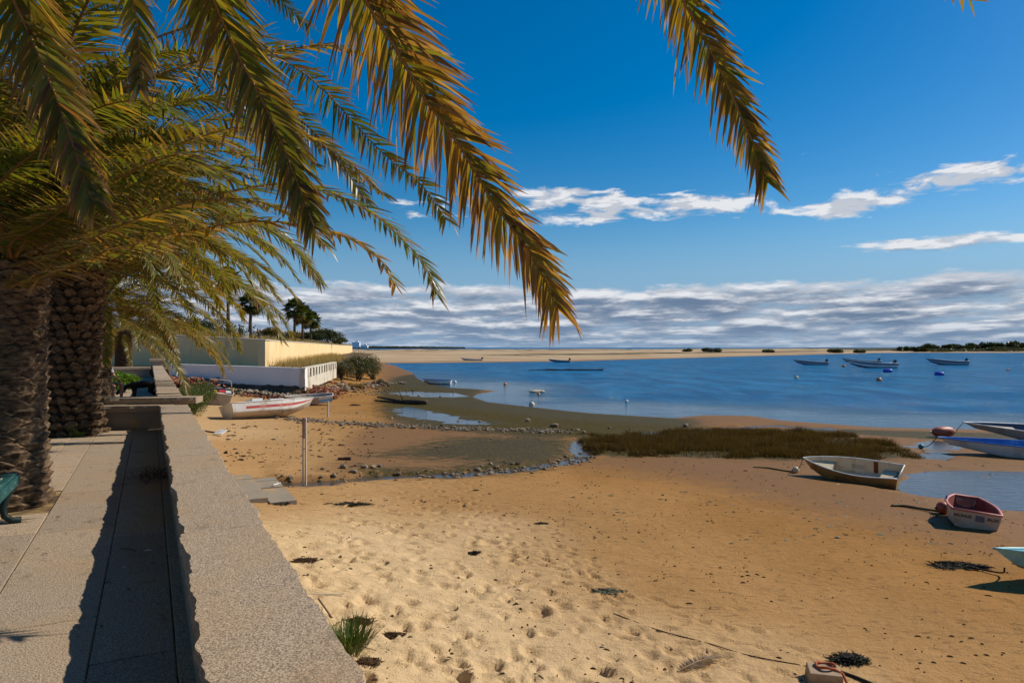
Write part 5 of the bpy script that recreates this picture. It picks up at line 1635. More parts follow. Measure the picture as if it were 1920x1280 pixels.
def boat(name, label, loc, heading, L, B, D, mats, roll=0.0, pitch=0.0, rail=.035, group=None, thwarts=((.28, .12),), fore=.0, stern_seat=False, bands=None, floor=.10, NT_=22, sink=0.03, **kw):
    """mats: outer, inner, rail, seat ; bands(t, v) -> index of outer material list"""
    pt, half, sheerz = hull_fn(L, B, D, **kw)
    root = empty(name, loc); tag(root, label, 'boat', group)
    root.rotation_euler = (Matrix.Rotation(heading, 3, 'Z') @ Matrix.Rotation(-pitch, 3, 'Y') @ Matrix.Rotation(roll, 3, 'X')).to_euler()
    vs = [0, .14, .28, .38, .44, .52, .60, .68, .76, .84, .92, 1.0]
    om = mats['outer'] if isinstance(mats['outer'], list) else [mats['outer']]
    mb = MB()
    def shell(mb, inset, flip, bandf, vmin=0.0):
        for side in (1, -1):
            V = []; F = []; MI = []
            for i in range(NT_ + 1):
                t = i / NT_
                for v in vs: V.append(pt(t, max(v, vmin), side, inset))
            m = len(vs)
            for i in range(NT_):
                for k in range(m - 1):
                    f = (i * m + k, i * m + k + 1, (i + 1) * m + k + 1, (i + 1) * m + k)
                    if (side < 0) != flip: f = f[::-1]
                    F.append(f); MI.append(bandf((i + .5) / NT_, (vs[k] + vs[k + 1]) / 2, side) if bandf else 0)
            for f, mi in zip(F, MI): pass
            o = len(mb.v); mb.v += [tuple(p) for p in V]
            for f, mi in zip(F, MI): mb.f.append(tuple(o + j for j in f)); mb.mi.append(mi)
        # transom (and blunt bow)
        for t, fl in ((0.0, False), (1.0, True)):
            if t == 1.0 and half(1.0) < .02: continue
            pts = [pt(t, v, 1, inset) for v in vs][::-1] + [pt(t, v, -1, inset) for v in vs][1:]
            f = tuple(range(len(pts)))
            if fl != flip: f = f[::-1]
            mb.add(pts, [f], bandf(t, .7, 0) if bandf else 0)
    shell(mb, 0.0, False, bands)
    mb.build('hull', om, root, True).data.polygons.foreach_set
    mi_ = MB(); shell(mi_, .028, True, None, floor)
    # close the floor
    V = []; F = []
    for i in range(NT_ + 1):
        t = i / NT_
        V += [pt(t, floor, 1, .028), pt(t, floor, -1, .028)]
        if i: F.append((2 * i - 2, 2 * i, 2 * i + 1, 2 * i - 1))
    mi_.add(V, F)
    mi_.build('inner_lining', mats['inner'], root, True)
    for o in root.children:
        sm = o.modifiers.new('edges', 'EDGE_SPLIT'); sm.split_angle = R(40)
    # gunwale rail
    rb = MB()
    path = [pt(i / NT_, 1.0, 1) for i in range(NT_ + 1)] + [pt(i / NT_, 1.0, -1) for i in range(NT_, -1, -1)]
    path = path + [path[0]]
    clean = [path[0]]
    for p in path[1:]:
        if (p - clean[-1]).length > 1e-3: clean.append(p)
    rb.tube(clean, rail, 6, 0, True, .7)
    rb.build('gunwale', mats['rail'], root, True)
    for (t, zf) in thwarts:
        k = .62
        p = pt(t, k, 1, .03); q = pt(t, k, -1, .03)
        tb = MB(); tb.box(((p.x + q.x) / 2, 0, p.z), (zf * L, abs(p.y - q.y), .028)); tb.build('thwart', mats['seat'], root, bevel=.005)
    if stern_seat:
        tb = MB(); p = pt(.03, .62, 1, .03); q = pt(.2, .62, 1, .03)
        y = min(p.y, q.y)
        tb.box(((p.x + q.x) / 2 + .0, 0, p.z * .5 + .05), (q.x - p.x, 2 * y * .96, p.z * .98)); tb.build('stern_seat', mats['seat'], root, bevel=.012)
    if fore > 0:
        V = []; F = []; n = 8
        for i in range(n + 1):
            t = lerp(1 - fore, .985, i / n); p = pt(t, .80, 1, .03); V += [p, Vector((p.x, -p.y, p.z))]
            if i: F.append((2 * i - 2, 2 * i - 1, 2 * i + 1, 2 * i))
        a = pt(1 - fore, .80, 1, .03); z0 = pt(1 - fore, floor, 1, .03).z
        o = len(V); V += [Vector((a.x, a.y * .85, z0)), Vector((a.x, -a.y * .85, z0))]; F.append((0, o, o + 1, 1))
        tb = MB(); tb.add(V, F); tb.build('bow_locker', mats['seat'], root)
    return root, pt
def paint(name, col, grime, rough=.45, var=.2, scale=3.0): return mat_plain(name, col, rough, .45, var, scale, grime, bump=.08)
mp_white = paint('white_paint', (.72, .71, .67), (.52, .48, .40))
mp_cream = paint('cream_paint', (.60, .50, .34), (.40, .30, .17))
mp_ochre = paint('stained_hull', (.40, .24, .075), (.20, .10, .035), .5, .3)
mp_red = paint('red_stripe', (.48, .09, .075), (.58, .22, .18))
mp_blue = paint('blue_paint', (.025, .12, .42), (.05, .20, .50))
mp_lblue = paint('light_blue_paint', (.30, .60, .62), (.24, .46, .47))
mp_skyblue = paint('sky_blue_stripe', (.13, .42, .70), (.3, .5, .62))
mp_pink = paint('faded_red_rail', (.50, .155, .12), (.36, .10, .08), .55)
mp_inred = paint('red_brown_inside', (.30, .07, .045), (.16, .045, .03), .7, .4)
mp_grey = paint('grey_paint', (.36, .37, .38), (.28, .28, .28))
mp_navy = paint('navy_paint', (.03, .055, .12), (.05, .08, .14))
mp_dirty = paint('dirty_white', (.48, .41, .32), (.26, .19, .12), .7, .4)
mp_black = mat_plain('black_plastic', (.015, .015, .016), .4, .4, .2, 5)
mp_beige = paint('beige_hull', (.52, .44, .33), (.36, .29, .2))
mp_seatw = paint('seat_white', (.66, .66, .64), (.48, .46, .42))
mp_dark = paint('dark_bottom', (.04, .03, .022), (.07, .055, .035), .8)
mp_rust = mat_plain('rust', (.22, .06, .02), .9, .1, .5, 12.0, (.12, .04, .02))
mp_iron = mat_plain('galvanised', (.60, .55, .48), .6, .4, .25, 10.0)
mp_glass = mat_plain('dark_glass', (.03, .05, .055), .1, .5, .1, 2)
mp_orange = paint('orange_float', (.62, .21, .05), (.4, .15, .06))
mp_yellow = paint('yellow_plastic', (.70, .50, .04), (.5, .34, .05))
mp_fender = paint('red_fender', (.42, .095, .05), (.30, .07, .04), .5)
mp_buoyblue = paint('blue_drum', (.02, .05, .45), (.03, .07, .35), .35)
mp_rope = mat_plain('rope', (.10, .09, .05), .95, .1, .4, 30)
mp_rope_o = mat_plain('orange_rope', (.42, .12, .055), .9, .1, .4, 40)
mp_teal = paint('teal_float', (.04, .20, .18), (.03, .12, .1))

def text_on(parent, body, size, loc, rot, mat, name='lettering'):
    cu = bpy.data.curves.new(name, 'FONT'); cu.body = body; cu.size = size; cu.extrude = .002; cu.align_x = 'CENTER'; cu.align_y = 'CENTER'
    cu.space_character = 1.08; cu.offset = size * .015
    cu.materials.append(mat)
    tmp = bpy.data.objects.new(name, cu); COL.objects.link(tmp)
    dg = bpy.context.evaluated_depsgraph_get(); me = bpy.data.meshes.new_from_object(tmp.evaluated_get(dg))
    bpy.data.objects.remove(tmp)
    o = link(name, me, parent, loc, rot)
    return o
# 1 cream dinghy on the mud
_c = on_ground(1592, 893)
b1, f1 = boat('dinghy', 'old cream open dinghy with rust stains and ochre transom on the wet mud', (9.98, 20.0, ground_z(9.98, 20.0) - .06), R(139), 2.2, 1.12, .46,
    dict(outer=[mp_ochre, mp_cream, mp_dark], inner=mp_cream, rail=mp_white, seat=mp_cream), roll=R(-17), thwarts=(), fore=.24, stern_seat=True, rail=.022, tw=.82, sheer=.3,
    bands=lambda t, v, s: 2 if v < .3 else 0)
for o in b1.children:
    if o.name.startswith('stern_seat'): o['label'] = 'white boxed stern seat'
def stain_patch(parent, pt, t, v0, v1, side, w, mat, name):
    V = []; n = 4
    for i in range(n + 1):
        v = lerp(v0, v1, i / n)
        a = pt(t - w, v, side, .028); b = pt(t + w, v, side, .028)
        off = Vector((0, -side * .004, .002)); V += [a + off, b + off]
    F = [(2 * i, 2 * i + 1, 2 * i + 3, 2 * i + 2) for i in range(n)]
    mb = MB(); mb.add(V, F); mb.build(name, mat, parent)
stain_patch(b1, f1, .30, .45, .97, -1, .028, mp_rust, 'rust_streak')
stain_patch(b1, f1, .52, .55, .74, -1, .07, mp_dirty, 'repair_patch')
# 2 small pram, lettered transom
b2, f2 = boat('dinghy', 'small dinghy with faded red rim and lettered beige transom', (9.95, 14.85, ground_z(9.95, 14.85) - .03), R(64), 1.3, .94, .40,
    dict(outer=[mp_beige, mp_dark], inner=mp_inred, rail=mp_pink, seat=mp_pink), thwarts=((.10, .16), (.62, .13)), rail=.035, tw=.92, bow=.42, sheer=.12, rocker=.45, rake=.08, roll=R(5),
    bands=lambda t, v, s: 1 if v < .42 else 0, chine=.86, dead=.10)
tx = f2(0.0, .74, 1).x - .012
slope = math.atan2(f2(0, .5, 1).x - f2(0, .95, 1).x, f2(0, .95, 1).z - f2(0, .5, 1).z)
rot_t = (Matrix.Rotation(R(-90), 3, 'Z') @ Matrix.Rotation(R(90), 3, 'X') ).to_euler()
def transom_at(y, v):
    p = f2(0.0, v, 1); return (p.x - .010, y, p.z)
text_on(b2, 'NUNUS', .086, transom_at(.24, .80), rot_t, mp_black)
text_on(b2, 'AUX', .092, transom_at(-.285, .80), rot_t, mp_black)
_m = MB(); p_ = transom_at(-.06, .78); _m.box((p_[0] + .0, p_[1], p_[2]), (.012, .15, .12)); _m.build('motor_pad', mat_plain('grey_pad', (.15, .145, .16), .7), b2)
_m = MB(); _q = f2(.62, 1, 1); _m.box((_q.x, _q.y, _q.z + .05), (.03, .03, .09)); _m.build('rowlock', mp_buoyblue, b2)
# 3 light blue boat at the right edge
b3, f3 = boat('rowing_boat', 'light blue boat cut off by the right edge of the picture', (9.9, 10.7, ground_z(9.6, 10.7) - .12), R(176), 3.2, 1.3, .52,
    dict(outer=[mp_lblue, mp_beige], inner=mp_lblue, rail=mp_lblue, seat=mp_lblue), thwarts=((.3, .1), (.55, .1)), fore=.22, rail=.03, sheer=.28, rocker=.75, rake=.2, roll=R(6), bands=lambda t, v, s: 1 if v < .3 else 0)
def bow_mark(b, f, t, v, side, w, h, mat, name='bow_emblem'):
    V = [f(t - w, v - h, side), f(t + w, v - h, side), f(t + w, v + h, side), f(t - w, v + h, side)]
    nrm = (V[1] - V[0]).cross(V[3] - V[0]).normalized()
    if nrm.y * side < 0: nrm = -nrm
    cx = sum(V, Vector()) / 4
    # ring with a short bar to its right
    ux = (V[1] - V[0]) / 2; uy = (V[3] - V[0]) / 2
    pts = []; F = []; n = 14
    for i in range(n + 1):
        a = R(-60 + 300 * i / n)
        for r in (1.0, .62): pts.append(cx + ux * r * math.cos(a) + uy * r * math.sin(a) + nrm * .006)
        if i: F.append((2 * i - 2, 2 * i - 1, 2 * i + 1, 2 * i))
    mb = MB(); mb.add(pts, F); mb.build(name, mat, b)
bow_mark(b3, f3, .80, .78, 1, .024, .11, mp_pink)
# 4 blue rimmed boat
b4, f4 = boat('rowing_boat', 'white open boat with bright blue gunwale beached on the mud', (18.5, 24.75, ground_z(18, 25) - .03), R(153), 3.9, 1.4, .47,
    dict(outer=[mp_white, mp_dark], inner=mp_blue, rail=mp_blue, seat=mp_seatw), thwarts=((.28, .16), (.55, .20)), fore=.2, rail=.03, sheer=.25, rocker=.7, rake=.2, roll=R(-4), bands=lambda t, v, s: 1 if v < .36 else 0)
# 5 white boat behind it
b5, f5 = boat('rowing_boat', 'white wooden boat with dark inside lying behind the blue-rimmed boat', (23.0, 29.3, ground_z(22, 29.2) - .03), R(163), 4.6, 1.65, .48,
    dict(outer=[mp_grey, mp_dark], inner=mp_navy, rail=mp_white, seat=mp_dirty), thwarts=((.3, .09), (.7, .05)), fore=.22, rail=.035, sheer=.35, rocker=.85, rake=.2, roll=R(-9), pitch=R(2), bands=lambda t, v, s: 1 if v < .40 else 0)
_m = MB(); _m.box((.45, .1, .32), (.34, .34, .05), .3); tag(_m.build('wooden_crate', mat_plain('bare_wood', (.34, .2, .11), .8, .2, .4, 9), b5), 'reddish wooden board lying inside')
_m = MB(); _m.box((-.35, 0, .42), (.3, .5, .4)); tag(_m.build('fuel_can', mat_plain('pink_can', (.6, .05, .14), .5), b5), 'bright pink-red can')
# 6 red striped boat on the sand
X6, Y6 = -12.75, 36.3
def bands6(t, v, s):
    if v < .44: return 2
    if .60 < v < .80 and t > .12: return 1
    return 0
b6, f6 = boat('motor_boat', 'white boat with red stripe lying tilted on the sand behind the post', (X6, Y6, ground_z(X6, Y6) + .02), R(46), 4.15, 1.7, .80,
    dict(outer=[mp_white, mp_red, mp_beige], inner=mp_white, rail=mp_white, seat=mp_seatw), roll=R(-12), thwarts=(), fore=.36, stern_seat=False, rail=.03, tw=.92, sheer=.16, rocker=.6, dead=.36, chine=.86, rake=.14, bands=bands6)
_m = MB(); _m.box((-.85, .1, .85), (.6, .75, .34)); _m.build('white_seat_box', mp_seatw, b6, bevel=.02)
_m = MB(); _m.box((.25, .1, .85), (.8, .65, .24)); _m.build('console', mp_seatw, b6, bevel=.02)
_m = MB(); _m.box((-.54, .1, .90), (.01, .3, .18)); _m.build('side_panel', mp_grey, b6)
# 7 wrecked cabin boat
X7, Y7 = -19.4, 45.0
b7, f7 = boat('wrecked_boat', 'wrecked cabin boat with bare windscreen frame full of junk beside the shrubs', (X7, Y7, ground_z(X7, Y7) - .05), R(112), 3.6, 1.75, .78,
    dict(outer=[mp_dirty, mp_dark], inner=mp_dark, rail=mp_dirty, seat=mp_dirty), roll=R(7), thwarts=((.45, .1),), fore=.35, rail=.04, tw=.95, sheer=.2, rocker=.6)
_m = MB()
_fr = [(.25, -.78, .82), (.05, -.62, 1.55), (.05, .62, 1.58), (.25, .78, .82)]
_m.tube(_fr, .035, 6); _m.tube([(.1, -.7, 1.02), (.1, .7, 1.02)], .03, 6); _m.tube([(.28, -.78, .82), (1.0, -.55, .95)], .02, 6)
_m.build('windscreen_frame', mp_dirty, b7)
_m = MB(); _m.box((.22, 0, .86), (.3, 1.4, .22)); _m.build('dashboard', mp_navy, b7)
for (x, y, z, s, mt, nm) in ((-1.25, .25, .80, (.26, .24, .3), mp_yellow, 'yellow_bucket'), (-.8, -.15, .88, (.4, .5, .16), mat_plain('red_cloth', (.6, .03, .03), .7), 'red_cloth'), (-.7, -.5, .86, (.5, .4, .15), mp_white, 'white_sheet'),
        (-1.84, .12, .5, (.03, .5, .34), mp_rust, 'rusty_plate'), (-.3, -.82, 1.0, (.1, .1, .2), mp_yellow, 'yellow_float')):
    _m = MB(); _m.box((x, y, z), s, .3 if s[0] > .05 else 0, taper=.8); _m.build(nm, mt, b7, bevel=.02)
# 8 little blue and white boat behind the striped one
X8, Y8 = -13.6, 46.0
b8, f8 = boat('rowing_boat', 'small boat with white and sky blue stern behind the bow of the striped boat', (X8, Y8, ground_z(X8, Y8) + .05), R(197), 2.6, 1.2, .55,
    dict(outer=[mp_dirty, mp_skyblue, mp_white], inner=mp_dirty, rail=mp_white, seat=mp_dirty), roll=R(-8), thwarts=((.4, .1),), rail=.03, pitch=R(-4), tw=.7, bands=lambda t, v, s: 1 if (.55 < v < .8 and t < .3) else (2 if t < .3 else 0))
# 9 dinghy afloat
b9, f9 = boat('dinghy', 'small blue and white dinghy floating near the left shore', px(820, 718, 76) , R(176), 2.75, 1.2, .55,
    dict(outer=[mp_white, mp_navy], inner=mp_blue, rail=mp_blue, seat=mp_blue), thwarts=((.3, .1), (.6, .1)), rail=.035, bands=lambda t, v, s: 1 if v < .5 else 0)
b9.location.z = WATER_Z - .08
def skiff(label, x, ybase, lpx, cols, seed, heading=180, motor=True):
    Y = FPX * (CAM_Z - WATER_Z) / (ybase - 651); X = (x - 960) / FPX * Y
    L = lpx / FPX * Y * .9
    b, f = boat('skiff', label, (X, Y, WATER_Z - .16), R(heading), L, L * .27, L * .145, dict(outer=cols, inner=mp_grey, rail=mp_white, seat=mp_seatw), group='skiffs moored on the lagoon',
        thwarts=((.3, .05), (.5, .05)), fore=.2, rail=.05, sheer=.55, rocker=.8, rake=.16, tw=.85, bands=lambda t, v, s: 1 if (v < .5 or .78 < v < .9) else 0, NT_=16)
    if motor:
        z = L * .145
        m = MB(); m.box((-L * .56, 0, z + .30), (.6, .46, .66), 0, 0, Matrix.Rotation(R(-22), 3, 'Y'), .75); o = m.build('outboard', mp_black, b, bevel=.08)
        m = MB(); m.tube([(-L * .56, 0, z + .1), (-L * .585, 0, z - .5)], .09, 8); m.build('shaft', mp_grey, o)
    m = MB(); m.box((L * .40, 0, L * .145 * 1.25), (.5, .4, .12), .2); m.build('bow_gear', mp_orange, b)
    return b
skiff('grey skiff with orange gear in its bow, leftmost of the moored skiffs on the right', 1522, 684, 56, [mp_grey, mp_navy], 1)
skiff('navy striped skiff in front of another, nearest the blue float', 1637, 689.5, 82, [mp_white, mp_navy], 2)
skiff('skiff half hidden behind the navy striped skiff', 1617, 682.8, 62, [mp_grey, mp_navy], 3)
skiff('grey skiff farthest right on the lagoon', 1778, 684, 68, [mp_grey, mp_navy], 4)
skiff('white skiff moored off the sandbar at the left', 886, 677, 36, [mp_white, mp_grey], 5)
skiff('low navy skiff moored off the middle of the sandbar', 1050, 679, 36, [mp_navy, mp_grey], 6)

# buoys ---------------------------------------------------------------
def buoy(name, label, x, y, wpx, mat, shape='ball', z=WATER_Z, group=None, cat='buoy'):
    Y = FPX * (CAM_Z - z) / (y - 651); X = (x - 960) / FPX * Y
    r = wpx / 2 / FPX * Y
    root = empty(name, (X, Y, z)); tag(root, label, cat, group)
    if shape == 'ball':
        mb = MB(); prof = [(max(.01, r * math.sin(math.pi * k / 10)), r * .35 - r * math.cos(math.pi * k / 10)) for k in range(11)]
        mb.lathe(prof, 14); mb.build('float', mat, root, True)
        mb = MB(); mb.tube([(0, 0, r * 1.3), (0, 0, r * 1.55), (r * .16, 0, r * 1.62)], r * .12, 6); mb.build('eye', mp_black, root)
    else:
        mb = MB(); Mx = Matrix.Rotation(R(90), 3, 'Y') @ Matrix.Rotation(R(15), 3, 'X')
        mb.lathe([(r * .12, -r * 1.05), (r * .5, -r * .95), (r * .62, -r * .6), (r * .64, 0), (r * .62, r * .6), (r * .5, r * .95), (r * .12, r * 1.05)], 16, 0, Mx)
        o = mb.build('drum', mat, root, True); o.location = (0, 0, r * .28)
        mb = MB(); mb.tube([(r * 1.0, 0, r * .3), (r * 1.2, 0, r * .1)], r * .1, 6); mb.build('ring', mp_black, root)
    return root
G_ = 'floats on the lagoon'
for a in (('pale yellow float on the water nearest the green mud', 997, 760, 11, mp_cream), ('little red float beside the pale drifting bundle', 1010, 740, 6, mp_orange), ('small orange float out from the blue dinghy', 947, 721, 6, mp_orange),
          ('small white float right of the blue dinghy', 853, 717, 6, mp_white), ('white float alone in mid water left of centre', 1175, 753, 6, mp_white), ('cream float left of the orange one below the skiffs', 1493, 709.5, 8, mp_cream),
          ('small orange float between the leftmost skiff and the pair', 1582, 688, 7, mp_orange), ('round orange float below the pair of skiffs', 1648, 714, 10, mp_orange), ('tiny red float far right on the lagoon', 1890, 694.5, 5, mp_fender),
          ('tiny red float at the edge of the sandbar', 1008, 672.5, 5, mp_fender)):
    buoy('float', a[0], a[1], a[2], a[3], a[4], 'ball', WATER_Z, G_)
buoy('drum_float', 'blue drum float by the stern of the navy striped skiff', 1664, 698, 15, mp_buoyblue, 'drum', WATER_Z, 'blue drum floats')
buoy('drum_float', 'blue drum float below the farthest right skiff', 1761, 703.5, 15, mp_buoyblue, 'drum', WATER_Z, 'blue drum floats')
_p = gp(1005, 735, WATER_Z)
_m = MB(); V, F = stone_geo(random.Random(2), .55, .4); _m.add([(x * 1.3, y * .7, z + .08) for x, y, z in V], F); tag(_m.build('drift_bundle', mp_cream, None, False, (_p[0], _p[1], WATER_Z)), 'pale bundle drifting on the water beside the red float', 'bundle')
# red fender buoy and its rope
def fender():
    c = on_ground(1768, 819)
    root = empty('fender_buoy', c, R(8)); tag(root, 'big red-brown fender buoy tied to the white wooden boat', 'buoy')
    Mx = Matrix.Rotation(R(90), 3, 'Y')
    mb = MB(); mb.lathe([(.05, -.56), (.10, -.50), (.20, -.36), (.235, -.1), (.235, .2), (.20, .38), (.13, .50), (.06, .56)], 18, 0, Mx); o = mb.build('body', mp_fender, root, True); o.location = (0, 0, .24)
    for sx in (-.57, .57):
        mb = MB(); mb.tube([(sx, 0, .24), (sx * 1.12, 0, .24)], .045, 8); mb.build('eye', mp_cream, root)
fender()
def rope(label, pts, r=.012, mat=None, name='rope', cat='rope'):
    C, _ = catmull([Vector(p) for p in pts], 24)
    mb = MB(); mb.tube(C, r, 6); return tag(mb.build(name, mat or mp_rope, None, True), label, cat)
def bow_of(b, f): 
    bpy.context.view_layer.update(); return b.matrix_world @ f(1.0, .97, 1)
_c = on_ground(1768, 819)
rope('taut rope from the red fender buoy to the white wooden boat', [(_c.x + .62, _c.y, _c.z + .26), (_c.x + .62) and ((_c.x + bow_of(b5, f5).x) / 2 + .2, (_c.y + bow_of(b5, f5).y) / 2, (_c.z + .2 + bow_of(b5, f5).z) / 2 - .06), bow_of(b5, f5)], .014)
def ball(name, label, c, r, mat, cat='float'):
    root = empty(name, c); tag(root, label, cat)
    mb = MB(); mb.lathe([(max(.005, r * math.sin(math.pi * k / 10)), r * .9 - r * math.cos(math.pi * k / 10)) for k in range(11)], 16); mb.build('ball', mat, root, True)
    mb = MB(); mb.tube([(-r * .9, 0, r * .9), (-r * 1.25, 0, r * .8)], r * .16, 6); mb.build('eye', mp_black, root)
_t = on_ground(1727, 841); ball('mooring_float', 'small teal float on the rope of the blue-rimmed boat', _t, .10, mp_teal)
rope('slack rope from the teal float up to the blue-rimmed boat', [(_t.x, _t.y, _t.z + .06), ((_t.x + bow_of(b4, f4).x) / 2, (_t.y + bow_of(b4, f4).y) / 2, _t.z + .2), bow_of(b4, f4)], .014)
_t = on_ground(1768, 962); ball('mooring_float', 'faded red ball float behind the lettered dinghy', _t, .145, mp_fender)
rope('weedy green rope lying left of the red ball float', [on_ground(1672, 949) + Vector((0, 0, .02)), on_ground(1695, 950) + Vector((0, 0, .03)), on_ground(1725, 955) + Vector((0, 0, .03)), (_t.x - .1, _t.y, _t.z + .05)], .028, M['weed_green'])
_t = on_ground(1492, 886); ball('mooring_float', 'white bucket-shaped float at the bow of the cream dinghy', _t, .10, mp_cream)
rope('weedy rope on the mud left of the white float', [on_ground(1412, 876) + Vector((0, 0, .01)), on_ground(1440, 878) + Vector((0, 0, .02)), on_ground(1470, 883) + Vector((0, 0, .02)), (_t.x, _t.y, _t.z + .03)], .022, M['weed_green'])
rope('mooring rope from the white float up to the cream dinghy', [(_t.x, _t.y, _t.z + .1), ((_t.x + bow_of(b1, f1).x) / 2, (_t.y + bow_of(b1, f1).y) / 2, _t.z + .2), bow_of(b1, f1)], .01)
rope('tangle of dark weedy rope left of the light blue boat', [on_ground(1752, 1055) + Vector((0, 0, .02)), on_ground(1785, 1056) + Vector((0, 0, .03)), on_ground(1815, 1064) + Vector((0, 0, .02)), on_ground(1850, 1072) + Vector((0, 0, .03)), on_ground(1880, 1080) + Vector((0, 0, .06)), bow_of(b3, f3) + Vector((.15, 0, -.3))], .014, M['weed'])
# rack / raft line in the water
def raft():
    rnd = random.Random(4)
    root = empty('oyster_rack', (px(1060, 694, 110).x, FPX * 4.1 / 43, WATER_Z)); tag(root, 'long dark low rack lying in the lagoon', 'rack')
    Y = FPX * 4.1 / 43.5
    for k in range(16):
        x = lerp(996, 1128, k / 15); X = (x - 960) / FPX * Y - root.location.x
        mb = MB(); mb.box((X, rnd.uniform(-.2, .2), .10 + rnd.uniform(-.05, .05)), (rnd.uniform(.75, 1.05), .9, .22 if x > 1015 else .1), rnd.uniform(-.1, .1), 0, None, .9); mb.build('basket', M['wood_dark'], root)
raft()
# driftwood
def driftwood():
    a = on_ground(708, 751); b = on_ground(757, 757); c = on_ground(800, 759)
    root = empty('driftwood_log', b); tag(root, 'dark driftwood log stranded by the narrow pool', 'driftwood')
    def loc(p, dz): return p - b + Vector((0, 0, dz))
    mb = MB(); mb.tube([loc(a, .28), loc(a.lerp(b, .5), .22), loc(b, .12), loc(b.lerp(c, .3), .1)], [.06, .10, .13, .08], 8); mb.build('branch', M['wood_dark'], root, True)
    mb = MB(); mb.tube([loc(b, .14), loc(b.lerp(c, .4), .17), loc(c, .2)], [.14, .19, .16], 9); mb.build('log', M['wood_dark'], root, True)
    mb = MB(); mb.tube([loc(a, .05) + Vector((-.1, -.4, 0)), loc(b, .08)], [.05, .1], 7); mb.build('branch', M['wood_dark'], root, True)
    mb = MB(); mb.tube([loc(b, .15), loc(b, .75) + Vector((-.35, .5, 0))], [.07, .02], 6); mb.build('branch', M['wood_dark'], root, True)
driftwood()
_p = on_ground(646, 862); _m = MB(); _m.box((0, 0, .04), (.42, .12, .08), .05); _m.box((.1, .01, .085), (.2, .08, .02), .05); tag(_m.build('dark_plank', M['wood_dark'], None, False, _p), 'short black plank lying on the mud right of the post', 'plank')
# sign post
def post():
    c = on_ground(571, 921)
    root = empty('marker_post', c); tag(root, 'slim twin metal post standing in the mouth of the outlet channel', 'post')
    Y = c.y; h = (921 - 776) / FPX * Y
    mb = MB(); mb.box((-.045, 0, h * .36), (.034, .034, h * .74)); mb.build('inner_bar', mp_iron, root)
    mb = MB(); mb.box((.03, .02, h / 2), (.038, .038, h)); mb.build('upright', mp_iron, root)
    mb = MB(); mb.box((-.028, .0, h * .865), (.062, .03, h * .27)); mb.build('top_plate', mat_plain('red_plate', (.36, .2, .15), .6), root)
post()
_p = on_ground(595, 786); _m = MB(); _m.box((0, 0, .42), (.07, .07, .84)); _m.box((0, 0, .86), (.09, .09, .04)); tag(_m.build('short_post', mp_iron, None, False, _p + Vector((.3, 1.0, 0))), 'short metal post behind the bow of the striped boat', 'post')
# fallen sign by the wall
def fallen_sign():
    c = on_ground(408, 816, -1.8)
    root = empty('fallen_sign', c); tag(root, 'white board on a dark pole lying fallen on the sand by the wall', 'sign')
    Mx = Matrix.Rotation(R(-22), 3, 'Z') @ Matrix.Rotation(R(22), 3, 'X')
    mb = MB(); mb.box((.12, 0, .14), (.42, .34, .03), 0, 0, Mx); mb.build('board', mp_white, root)
    mb = MB(); mb.tube([(-.85, .35, .16), (-.1, .05, .1)], .035, 8); mb.build('pole', M['wood_dark'], root)
    mb = MB()
    for k in range(3): mb.box(tuple(Vector((.12, 0, .14)) + Mx @ Vector((-.10, .07 - .06 * k, .0175))), (.12, .025, .002), 0, 0, Mx)
    mb.build('printed_lines', mp_grey, root)
fallen_sign()

# ================================================================== PEOPLE, DOG, CAR, BENCH
skin_m = mat_plain('skin', (.45, .25, .17), .6, .3, .15, 8)
hair_m = mat_plain('hair', (.03, .022, .016), .7, .3, .3, 20)
def cloth(name, col): return mat_plain(name, col, .9, .15, .25, 10)
def skinned(name, joints, bones, radii, root, classify, mats, sub=2, seed_root='pelvis'):
    names = list(joints); idx = {n: i for i, n in enumerate(names)}
    me = bpy.data.meshes.new(name)
    me.from_pydata([tuple(joints[n]) for n in names], [(idx[a], idx[b]) for a, b in bones], [])
    tmp = bpy.data.objects.new(name, me); COL.objects.link(tmp)
    sk = tmp.modifiers.new('skin', 'SKIN'); sk.use_smooth_shade = True
    sk.branch_smoothing = .5
    for n in names:
        v = me.skin_vertices[0].data[idx[n]]; r = radii[n]; v.radius = r if hasattr(r, '__len__') else (r, r); v.use_root = (n == seed_root)
    ss = tmp.modifiers.new('sub', 'SUBSURF'); ss.levels = sub; ss.render_levels = sub
    dg = bpy.context.evaluated_depsgraph_get(); dg.update()
    out = bpy.data.meshes.new_from_object(tmp.evaluated_get(dg))
    bpy.data.objects.remove(tmp)
    out.materials.clear()
    for m in mats: out.materials.append(m)
    segs = [(a, b, Vector(joints[a]), Vector(joints[b])) for a, b in bones]
    for p in out.polygons:
        c = p.center; best = None
        for a, b, A, B in segs:
            d = B - A; t = max(0, min(1, (c - A).dot(d) / max(1e-9, d.length_squared))); dist = (c - A - d * t).length
            if best is None or dist < best[0]: best = (dist, a, b, t)
        p.material_index = classify(best[1], best[2], best[3], c); p.use_smooth = True
    return link('body', out, root)
BONES = [('pelvis', 'waist'), ('waist', 'chest'), ('chest', 'neck'), ('neck', 'head'), ('head', 'crown'), ('head', 'nose')]
for _s in 'lr':
    BONES += [('chest', 'sh_' + _s), ('sh_' + _s, 'el_' + _s), ('el_' + _s, 'wr_' + _s), ('wr_' + _s, 'hand_' + _s), ('hand_' + _s, 'fing_' + _s), ('wr_' + _s, 'thumb_' + _s), ('pelvis', 'hip_' + _s), ('hip_' + _s, 'kn_' + _s), ('kn_' + _s, 'an_' + _s), ('an_' + _s, 'toe_' + _s)]
RAD = dict(pelvis=(.15, .12), waist=(.14, .11), chest=(.16, .12), neck=.058, head=(.085, .095), crown=(.07, .08), nose=.022)
